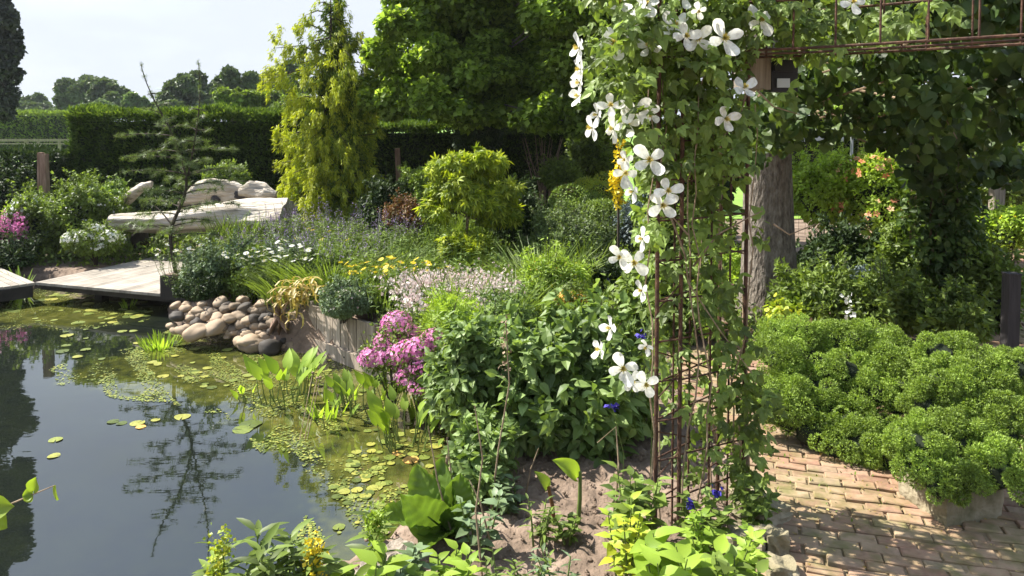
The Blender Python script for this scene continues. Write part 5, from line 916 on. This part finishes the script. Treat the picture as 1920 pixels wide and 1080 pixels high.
FL = [  # px, py, diameter px, facing (yaw,pitch) deg : 0,0 looks at camera; roll
 (1150, 82, 60, 0, 10, 20), (1086, 90, 56, 72, 0, 15), (1088, 130, 46, 70, 0, 40), (1087, 155, 44, 68, 0, 10), (1086, 180, 46, 74, 5, 70), (1212, 10, 52, 20, 30, 30), (1200, 25, 50, 50, 25, 0), (1265, 48, 56, 5, 15, 40), (1285, 68, 50, -10, 5, 10), (1308, 74, 54, 5, 5, 50), (1358, 72, 64, 0, 5, 25), (1425, 38, 56, -15, 10, 35), (1598, 5, 46, 0, 20, 15), (1216, 88, 48, 20, 25, 70),
 (1145, 198, 46, 10, 15, 5), (1192, 208, 58, 0, 0, 45), (1178, 232, 46, 20, 10, 10), (1150, 242, 46, 55, 5, 20), (1110, 240, 50, 66, 0, 35), (1120, 215, 40, 66, 0, 5), (1395, 165, 48, -10, 30, 30), (1360, 222, 48, -15, -10, 20), (1218, 300, 60, 15, 5, 40), (1172, 325, 48, 0, 5, 0), (1172, 300, 34, 40, 5, 20), (1187, 358, 40, 62, -10, 15),
 (1252, 358, 50, 0, 10, 15), (1242, 384, 56, 0, -5, 40), (1162, 482, 42, 20, 5, 30), (1188, 492, 54, 0, 0, 50), (1205, 448, 44, 66, 10, 10), (1203, 545, 38, 55, 5, 30), (1145, 615, 46, 64, 10, 15), (1125, 655, 44, 68, 5, 60), (1168, 690, 56, 5, 5, 20), (1185, 715, 46, 0, 0, 60), (1210, 720, 50, -5, 0, 25), (1212, 650, 32, 40, -20, 10), (1220, 215, 40, 20, -10, 50), (1282, -5, 46, 0, 10, 10), (1160, 5, 50, 10, 20, 45), (1310, 20, 30, 10, -30, 15)]
for i_, (px, py, dia, yaw, pit, roll) in enumerate(FL):
    Y = 2.80 + U(-.05, .12); q = at(px, py, Y); s = dia / 2 / F * (Y * 1.03) * 1.08
    from mathutils import Euler, Matrix
    f = Matrix.Rotation(R(-yaw), 3, 'Z') @ Matrix.Rotation(R(90 - PITCH * 57 * .3 - pit), 3, 'X') @ Matrix.Rotation(R(roll), 3, 'Z')
    fo = put('flower', FV[i_ % 6], cl, q, f.to_euler(), s); st = bpy.data.objects.new('stamens', me_s); COL.objects.link(st); st.parent = fo
# ================================================================== FOREGROUND PLANTS
def bigleaf(mb, base, tip, width, nrm_, curl=.12, n=34, k=15, wave=.03, seed=0, rnd=.5):
    base, tip = np.array(base, float), np.array(tip, float); ax = tip - base; L_ = np.linalg.norm(ax); ax /= L_; nz_ = np.array(nrm_, float); nz_ -= nz_ @ ax * ax; nz_ /= np.linalg.norm(nz_); sd = np.cross(ax, nz_); V = []
    for i_ in range(n):
        t = i_ / (n - 1); w_ = width * (math.sin(math.pi * min(1, t * .93 + .05)) ** .65) * (1 if t < .5 else (1 - .25 * (t - .5)))
        for j_ in range(k):
            s = j_ / (k - 1) * 2 - 1; z = curl * L_ * (-(t - .4) ** 2 * 1.6) + .18 * width * s * s + wave * L_ * (math.sin(t * 17 + seed) * abs(s) ** 1.5 * .5 + .25 * math.sin(t * 26 + abs(s) * 5) * (1 - abs(s) * .3) * .5 * min(1, abs(s) * 3)) - .03 * width * (1 if j_ == k // 2 else 0) + .035 * width * math.cos(2 * math.pi * (t * 8 - abs(s) * 1.6)) * abs(s) ** .6 * (wave > .02)
            V.append(base + ax * t * L_ + sd * s * w_ / 2 + nz_ * z)
    mb.add(V, [[i_ * k + j_, i_ * k + j_ + 1, (i_ + 1) * k + j_ + 1, (i_ + 1) * k + j_] for i_ in range(n - 1) for j_ in range(k - 1)], rnd)
q = G(830, 1005, 0); o = thing('broad_leaf_plant', 'plant with huge glossy green leaves at the pond rim', 'plant', (q[0], q[1], 0))
for i_, (bx, by, tx, ty, w_, dY, nn_) in enumerate([(835, 985, 785, 885, .18, .06, (-.5, -.8, .45)), (815, 980, 722, 970, .16, -.16, (-.15, -.5, 1)), (838, 1000, 800, 1022, .15, -.2, (-.3, -.6, .8)), (838, 1000, 765, 940, .17, -.14, (-.3, -.9, .7)), (845, 985, 830, 872, .15, .10, (-.6, -.6, .3)), (850, 990, 862, 900, .15, .03, (.1, -.9, .4)), (845, 1000, 885, 985, .10, -.05, (.3, -.5, .9)), (840, 1000, 868, 950, .12, -.08, (.1, -.9, .5))]):
    m = MB(); Yq = q[1]; b_ = at(bx, by, Yq); b_[2] = max(b_[2], .02); t_ = at(tx, ty, Yq + dY); ext = (t_ - b_); bigleaf(m, b_ + ext * -.05, t_ + ext * .12, w_, nn_, seed=i_, rnd=U(0, .8)); m.tube([np.array([q[0], q[1], 0]), b_, b_ + ext * .5], [.008, .007, .003], 6); m.build('leaf', M_big if 'M_big' in globals() else M_mid, o, smooth=True)
# young rolled shoots in the soil
for lab, b_, top, tip, w_ in (('taller rolled green shoot with a folded leaf in bare soil', (1083, 985), (1088, 885), (1050, 862), .05), ('shorter brown-stemmed rolled shoot in bare soil', (1040, 985), (1028, 912), (1014, 888), .032)):
    q = G(*b_, 0); Yq = q[1]; o = thing('leaf_shoot', lab, 'seedling', q, 'rolled shoots'); t_ = at(*top, Yq); e_ = at(*tip, Yq - .05); MB().tube([q - [0, 0, .02], (q + t_) / 2 + [.004, 0, 0], t_], [.011, .009, .007], 8).build('stem', M_stem if w_ > .04 else M_rust_leaf, o, smooth=True)
    m = MB(); bigleaf(m, t_ - (t_ - q) * .12, e_, w_ * 1.6, (.2, -.6, .6), curl=.5, n=9, k=9, wave=0); m.inst(T_N, [t_ - [0, 0, .01]], frames([[-.05, 0, 1.]]), np.array([[.03, .10, .03]])); m.build('leaf', M_fresh if w_ > .04 else M_mid, o, smooth=True)
# dry tall stems
for i_, (pts, lab) in enumerate([([(850, 1010), (820, 900), (803, 800)], 'bare dark stem leaning left at the pond rim'), ([(862, 990), (848, 905), (838, 820)], 'thin dark stem with a black seed pod'), ([(905, 1090), (892, 960), (905, 860), (890, 760)], 'tall dry stalk crossing the leafy stems'), ([(920, 960), (935, 840), (955, 720), (948, 600)], 'long brown stalk with withered seed head'), ([(925, 1040), (900, 940), (880, 900)], 'short crossing dry stalk above the soil'), ([(985, 930), (995, 880), (1010, 840)], 'pale wiry stalk left of the shoots'), ([(1150, 1000), (1160, 870), (1155, 800), (1120, 830)], 'wiry branching stalk beside the trellis foot')]):
    q = G(*pts[0], 0); o = MB(); W = [q] + [at(px, py, q[1] + .03 * j) for j, (px, py) in enumerate(pts[1:])]; o.tube(W, np.linspace(.005, .002, len(W)), 5)
    if i_ == 1: o.add(ICO1[0] * [.008, .008, .028] + W[-1] - [0, 0, .1], ICO1[1])
    if i_ == 3: P_ = W[-1] - np.array([0, 0, 1]) * rng.random((60, 1)) * .25 + rng.normal(0, .01, (60, 3)); leaves(o, P_, sph(60), .02)
    tag(o.build('dry_stalk', M_stemd, origin=q), lab, 'stalk', 'dry stalks')
# leafy foreground plants (stems with whorled leaves)
def leafy(name, label, px, py0, py1, Y, n, mat, ls, lt, ns=5, rad=.09, cat='plant', z0=0.0, fl=None, group='foreground plants', lean=(0, 0)):
    top = at(px, py0, Y); q = np.array([top[0], Y, z0]); o = thing(name, label, cat, q, group); s_ = MB(); m = MB(); h = top[2] - z0; tips = []
    for k_ in range(ns):
        a = U(0, 6.28); b_ = q + [math.cos(a) * rad * .3, math.sin(a) * rad * .3, -.02]; t_ = q + [math.cos(a) * rad + lean[0], math.sin(a) * rad + lean[1], h * (U(.72, 1) if k_ else 1)]; s_.tube([b_, (b_ + t_) / 2 + rng.normal(0, .006, 3), t_], [.005, .004, .002], 5); tips.append(t_)
        f = (np.arange(n) + .5) / n; f = .25 + .75 * f; P_ = b_ + (t_ - b_) * f[:, None]; az = np.arange(n) * 2.4 + a; el = .15 + .9 * (f - .25) ** 2; m.inst(lt, P_, frames(np.stack([np.cos(az), np.sin(az), el], -1), None, rng.normal(0, .2, n)), (ls * (1.05 - .55 * np.abs(f - .55)) * U(.75, 1.15, n))[:, None] * np.ones(3))
    s_.build('stem', M_stem, o); m.build('foliage', mat, o, smooth=True)
    if fl:
        b2 = MB(); n2 = 160 * len(tips); k_ = rng.integers(0, len(tips), n2); P_ = np.array(tips)[k_] + rng.normal(0, .022, (n2, 3)) * [.7, .7, 1.3] - [0, 0, .015]; leaves(b2, P_, sph(n2), .014, T_QR); b2.build('blossoms', fl, o)
    return o
LF = [('narrow_leaf_plant', 'feathery narrow-leaved plant at the bottom of the pond', 505, 1000, 2.30, 44, M_fresh2 if 'M_fresh2' in globals() else M_mid, .11, T_LAN, 5, .07, None), ('narrow_leaf_plant', 'dense narrow-leaved tuft beside the goldenrod spike', 545, 1035, 2.25, 34, M_mid, .10, T_LAN, 5, .07, None), ('goldenrod', 'budding goldenrod at the lower left over the water', 412, 1003, 2.35, 22, M_mid, .11, T_LAN, 3, .05, M_yg), ('goldenrod', 'yellow goldenrod spike at the bottom edge', 580, 1022, 2.30, 20, M_mid, .09, T_LAN, 2, .025, M_yel),
      ('leafy_weed', 'upright leafy stem rising at the pond rim', 690, 968, 2.45, 18, M_mid, .10, T_LAN, 2, .03, M_lime), ('leafy_weed', 'small grey green weed beside the broad leaves', 745, 1030, 2.5, 16, M_grey, .08, T_OV, 5, .07, None), ('broad_weed', 'broad bright leaves at the bottom edge of the pond', 655, 1050, 2.3, 10, M_fresh, .12, T_OV, 6, .09, None), ('broad_weed', 'rounded leaves beside the goldenrod at the bottom', 735, 1052, 2.3, 9, M_lime, .10, T_OV, 4, .07, None), ('broad_weed', 'dark round leaf pair near the goldenrod foot', 615, 1058, 2.3, 8, M_mid, .10, T_RND, 4, .06, None),
      ('bright_seedling', 'vivid lime leaves at the foot of the trellis', 1255, 1022, 2.42, 8, M_fresh, .13, T_OV, 7, .09, None), ('bright_seedling', 'second vivid lime plant right of the trellis foot', 1355, 985, 2.6, 12, M_fresh, .085, T_TRI, 7, .11, None), ('bright_seedling', 'lime leaves low at the path edge', 1320, 1030, 2.4, 9, M_lime, .10, T_OV, 6, .09, None), ('leafy_weed', 'dark leaved plant against the path edge stones', 1385, 1035, 2.4, 9, M_mid, .10, T_OV, 5, .08, None),
      ('yellowing_weed', 'yellowing leafy weed left of the trellis post', 1170, 945, 2.65, 14, M_yg, .07, T_OV, 5, .06, None), ('leafy_weed', 'fresh leafy stems behind the yellowing weed', 1195, 880, 2.85, 14, M_mid, .085, T_OV, 6, .08, None), ('leafy_weed', 'bluish leafy stem beside the trellis post', 1165, 905, 3.0, 12, M_peony, .08, T_OV, 4, .07, None), ('leafy_weed', 'low weed inside the trellis pillar', 1320, 925, 2.95, 12, M_mid, .07, T_OV, 6, .09, None),
      ('seedling_tuft', 'soft grassy seedlings in the soil left patch', 990, 1030, 2.6, 12, M_mid, .055, T_LAN, 5, .08, None), ('seedling_tuft', 'pale grassy seedlings near the bottom edge', 1050, 1040, 2.55, 12, M_grey, .055, T_LAN, 5, .08, None), ('seedling_tuft', 'seedlings at the bottom left of the soil', 935, 1050, 2.5, 12, M_mid, .055, T_LAN, 5, .07, None), ('seedling_tuft', 'fresh toothed leaves at the bottom below broad leaves', 830, 1045, 2.5, 12, M_fresh, .08, T_OV, 6, .10, None), ('seedling_tuft', 'fine seedlings beside the taller rolled shoot', 1005, 945, 2.95, 14, M_mid, .05, T_LAN, 6, .06, None), ('leafy_weed', 'round-leaved weed between dry stalks', 900, 930, 2.9, 12, M_grey, .06, T_OV, 5, .08, None), ('leafy_weed', 'small leaves round the shoot bases', 1065, 965, 3.0, 8, M_mid, .045, T_OV, 6, .05, None), ('leafy_weed', 'low pale weed under the big leafy shrub', 970, 900, 3.2, 12, M_grey, .06, T_OV, 6, .09, None), ('leafy_weed', 'weed at the rear foot of the trellis', 1420, 895, 3.0, 10, M_mid, .06, T_OV, 5, .06, None)]
for nm, lab, px, py0, Y, n_, mt, ls, lt, ns, rad, fl in LF: leafy(nm, lab, px, py0, 0, Y, n_, mt, ls, lt, ns, rad, fl=fl, z0=-.06 if px < 700 else 0)
# tiny deep blue flowers on wires
for px, py, Y, lab in ((1148, 762, 3.1, 'single deep blue flower on a thin stalk by the shrub'), (1294, 945, 2.9, 'blue flower low inside the trellis'), (1343, 922, 2.95, 'blue flower near the rear trellis post'), (1203, 628, 3.2, 'violet bloom beside the clematis petals')):
    q = at(px, py, Y); o = thing('blue_flower', lab, 'flower', (q[0] + .04, Y, 0), 'blue flowers'); MB().tube([(q[0] + .04, Y, 0), (q[0] + .05, Y, q[2] * .6), q], [.003, .002, .0015], 4).build('stem', M_stem, o); m = MB(); leaves(m, q + rng.normal(0, .008, (14, 3)), sph(14), .022, T_QR); m.build('blossom', M_indigo, o)
# twig with leaves over the water at lower left
o = thing('overhanging_twig', 'thin twig with yellow green leaves over the water at lower left', 'twig', (-1.45, 1.1, 0)); tw = [np.array([-1.45, 1.1, 0]), np.array([-1.35, 1.3, .45]), at(-40, 975, 1.6), at(20, 945, 1.6), at(62, 927, 1.6), at(103, 910, 1.6)]; MB().tube(tw, [.006, .004, .003, .002, .0015, .001], 5).build('stem', M_stemd, o)
for (a, b, ww, nn_) in (((62, 927), (42, 930), .030, (0, -.8, .6)), ((62, 922), (66, 896), .030, (.2, -.7, .6)), ((62, 927), (46, 940), .03, (0, -.8, .6)), ((103, 910), (108, 938), .022, (-.7, -.5, .2)), ((-20, 960), (12, 990), .045, (.2, -.9, .3)), ((-20, 950), (24, 950), .05, (.2, -.9, .3))):
    m = MB(); bigleaf(m, at(*a, 1.6), at(*b, 1.59), ww, nn_, n=7, k=7, wave=.01); m.build('leaf', M_fresh, o, smooth=True)
# ================================================================== ON THE WATER
# marginal plants
for px, py, n_, s_, h_, sp_, lab in ((540, 752, 24, .13, .30, .16, 'largest clump of arrow-leaved pond plants below the stones'), (575, 715, 7, .12, .18, .08, 'arrow leaves nearest the stone heap'), (610, 790, 5, .09, .16, .16, 'small sprouting pond plants in the duckweed'), (665, 770, 15, .12, .24, .10, 'pond plant clump left of the pink blossoms'), (725, 780, 17, .12, .30, .12, 'pond plant clump under the pink blossoms'), (765, 835, 26, .12, .30, .14, 'stemmy pond plants standing by the leafy shore'), (470, 745, 4, .08, .16, .1, 'two small floating shoots left of the largest clump')):
    q = G(px, py, WZ); o = thing('pond_plant', lab, 'water plant', q, 'arrow-leaved pond plants'); s2 = MB(); m = MB(); a = U(0, 6.28, n_); rr = sp_ * np.sqrt(rng.random(n_)); B_ = q + np.stack([rr * np.cos(a), rr * np.sin(a), 0 * a - .05], -1); H_ = h_ * U(.45, 1, n_); T_ = B_ + np.stack([.05 * np.cos(a), .05 * np.sin(a), H_], -1); stalks(s2, B_, T_, .0045, 5); s2.build('stem', M_stem, o); m.inst(T_OV, T_ - [0, 0, .01], frames(np.stack([.45 * np.cos(a), .45 * np.sin(a), np.ones(n_)], -1), np.stack([-np.cos(a) * .6 - .2, -np.sin(a) * .6 - .6, 0 * a + .3], -1)), s_ * U(.6, 1.25, n_)[:, None] * np.array([.95, 1.1, 1])); m.build('foliage', M_fresh, o, smooth=True)
for px, py, n_, h_, sp_, lab in ((300, 648, 90, .16, .16, 'low grassy tuft growing in the water before the stones'), (240, 575, 26, .14, .07, 'small grass sprout in the water by the deck edge'), (40, 548, 16, .34, .07, 'rush tuft at the corner of the deck'), (790, 790, 30, .3, .1, 'reedy blades on the shore behind pond plants'), (610, 770, 30, .18, .2, 'thin blades rising through the duckweed')):
    q = G(px, py, WZ); m = MB(); blades(m, q - [0, 0, .03], n_, h_, sp_, T_BLU, .55, 2.0); tag(m.build('water_grass', M_fresh, origin=q), lab, 'grass', 'grass tufts in the pond')
q = G(560, 815, WZ)
# thin rush stalks whose reflections show
q0 = G(700, 800, WZ)
for lab, px, py in (('leftmost wiry rush stalk with a small seed head in the pond', 557, 832), ('middle wiry rush stalk with a small seed head in the pond', 566, 830), ('shortest wiry rush stalk in the pond', 572, 828)):
    q = G(px, py, WZ); m = MB(); t_ = q + [.02, .3, .34 if px < 560 else .30]; m.tube([q - [0, 0, .05], t_], .0022, 4); m.add(ICO1[0] * .011 + t_, ICO1[1]); tag(m.build('rush_stalk', M_stemd, origin=q), lab, 'rush', 'wiry rush stalks')
# lily pads
def padmesh(seed, mat, k=14):
    r_ = np.random.default_rng(seed); a0 = .12; a = np.linspace(a0, 2 * np.pi - a0, k); rr = 1 + r_.normal(0, .04, k); V = [(0, 0, 0)] + [(math.cos(t) * r, math.sin(t) * r, .04 * math.sin(t * 2 + seed)) for t, r in zip(a, rr)]; m = MB(); m.add(V, [[0, i_, i_ + 1] for i_ in range(1, k)], r_.random()); o = m.build('lily_pad', mat); me = o.data; bpy.data.objects.remove(o); return me
PM = [padmesh(i_, M_pad) for i_ in range(7)] + [padmesh(9, M_padr)]
def pad(px, py, wpx, lab, mi=None, grp='lily pads on the pond', zz=.004):
    q = G(px, py, WZ + zz); s = wpx / F * q[1] * .53; i_ = rng.integers(0, 7) if mi is None else mi; o = bpy.data.objects.new('lily_pad', PM[i_]); COL.objects.link(o); o.location = q; o.rotation_euler = (U(-.03, .03), U(-.03, .03), U(0, 6.28)); o.scale = (s, s, s); tag(o, lab, 'lily pad', grp)
for px, py, w_, lab in ((104, 824, 24, 'lone floating leaf on open water, upper of the two at left'), (101, 854, 22, 'lone floating leaf on open water, lower of the two at left'), (212, 790, 20, 'left leaf of the small floating pair by the tree reflection'), (228, 793, 18, 'right leaf of the small floating pair by the tree reflection'), (258, 793, 26, 'yellowed floating leaf in the tree reflection'), (264, 800, 18, 'orange tinged small floating leaf under the yellowed one'), (292, 787, 16, 'small green floating leaf above the reflection branches'), (342, 781, 28, 'slim floating leaf crossing the reflected trunk'), (470, 795, 40, 'large yellow floating leaf at the end of the weed'), (455, 805, 36, 'second large yellow floating leaf below the largest'), (745, 850, 20, 'orange floating leaf below the pond plants'), (770, 862, 30, 'bright green pad below the orange floating leaf'), (790, 975, 26, 'pad beside the broad glossy leaves'), (705, 985, 24, 'yellow pad at the pond rim corner')):
    pad(px, py, w_, lab, 7 if 'orange' in lab else None, None)
zones = [((150, 575, 150, 32), 46, 24, 'pale green lily pad floating in the patch before the deck'), ((230, 640, 130, 50), 26, 26, 'lily pad floating left of the stone heap'), ((390, 690, 120, 40), 34, 22, 'yellowish floating pad in the patch below the stones'), ((640, 720, 130, 60), 44, 20, 'floating pad in the duckweed before the planter wall'), ((740, 870, 90, 80), 60, 24, 'olive lily pad floating near the leafy shore'), ((680, 950, 80, 60), 30, 24, 'pad drifting at the lower end of the weed')]
for (cx_, cy_, rx_, ry_), n_, w_, lab in zones:
    for _ in range(n_):
        a = U(0, 6.28); rr = math.sqrt(rng.random()); px, py = cx_ + rx_ * rr * math.cos(a), cy_ + ry_ * rr * math.sin(a)
        if poly_sd(G(px, py, WZ)[None, :2], POND)[0] < -.08: sz_ = w_ * U(.35, .95); pad(px, py, sz_, ('small ' if sz_ < w_ * .55 else 'medium ' if sz_ < w_ * .75 else 'larger ') + lab, zz=.004 + .004 * rng.random())
# duckweed and weed tips: uncountable
m = MB(); n = 30000; k_ = rng.integers(0, len(wz), n); 
cc_ = np.array([c for c, _, _ in wc])[k_]; rr_ = np.array([r for _, r, _ in wc])[k_]; P_ = cc_ + sph(n)[:, :2] * rr_ * 1.05
cl_ = np.sin(P_[:, 0] * 7 + 2 * np.sin(P_[:, 1] * 5)) + np.sin(P_[:, 1] * 9 + 1.5 * np.sin(P_[:, 0] * 6 + 1)) + np.sin(P_[:, 0] * 19 + P_[:, 1] * 13); ok = (poly_sd(P_, POND) < -.03) & (cl_ > .25); P_ = P_[ok]; n = len(P_)
m.inst(T_QR, np.column_stack([P_, np.full(n, WZ + .003) + rng.random(n) * .003]), frames(np.column_stack([sph(n)[:, :2], np.zeros(n)]), np.tile([0, 0, 1.], (n, 1))), U(.008, .022, n)[:, None] * np.array([1, 1, .12])); tag(m.build('duckweed', M_pad), 'yellow green duckweed and weed tips matted on the pond', 'water weed', kind='stuff')
# soil crumbs and litter
m = MB(); n = 2600; P_ = np.stack([U(-.6, 1.2, n), U(2.3, 4.2, n)], -1); ok = (poly_sd(P_, POND) > .05) & (poly_sd(P_, PATH) > .0); P_ = P_[ok]; 
for i_ in range(len(P_)):
    s = .004 + .012 * rng.random() ** 3; m.add(ICO1[0] * s * U(.6, 1.2, 3) + [P_[i_, 0], P_[i_, 1], .0 + s * .2], ICO1[1], rng.random())
tag(m.build('soil_crumbs', M_soil), 'loose brown crumbs of soil in the bare bed', 'soil', kind='stuff')
m = MB(); n = 700; P_ = np.stack([U(.9, 3.2, n), U(2.3, 5, n)], -1); ok = (poly_sd(P_, PATH) < -.02); P_ = P_[ok]; n = len(P_); m.inst(T_Q, np.column_stack([P_, np.full(n, .034)]), frames(np.column_stack([sph(n)[:, :2], np.zeros(n)]), nrm(np.array([0, 0, 1.]) + rng.normal(0, .3, (n, 3)))), U(.008, .022, n)[:, None] * np.ones(3)); tag(m.build('leaf_litter', M_straw), 'small dry leaf scraps scattered on the brick path', 'litter', kind='stuff')
m = MB(); n = 900; P_ = np.stack([U(.9, 3.2, n), U(2.3, 5, n)], -1); ok = (poly_sd(P_, PATH) < -.02) & (np.sin(P_[:, 0] * 5 + 1) + np.sin(P_[:, 1] * 6) > .5); P_ = P_[ok]; n = len(P_); blades_ = frames(nrm(rng.normal(0, .6, (n, 3)) + [0, 0, 1])); m.inst(T_Q, np.column_stack([P_, np.full(n, .02)]), blades_, U(.01, .025, n)[:, None] * np.ones(3)); tag(m.build('path_moss', M_mid), 'tiny weeds sprouting in the joints of the brick path', 'weeds', kind='stuff')

# ================================================================== AIR
m = MB().box((0, 60, 14), (380, 190, 38)); hz_ = m.build('haze', []) if 0 else None
hm = bpy.data.materials.new('air_haze'); hm.use_nodes = True; t_ = hm.node_tree; t_.nodes.clear(); pv = t_.nodes.new('ShaderNodeVolumePrincipled'); pv.inputs['Color'].default_value = (.86, .92, 1, 1); pv.inputs['Density'].default_value = .0004; pv.inputs['Anisotropy'].default_value = .2; oo = t_.nodes.new('ShaderNodeOutputMaterial'); t_.links.new(pv.outputs[0], oo.inputs[1])
hz_ = MB().box((0, 60, 14), (380, 190, 38)).build('haze', hm); tag(hz_, 'thin pale summer haze lying over the fields and far trees', 'haze', kind='stuff')
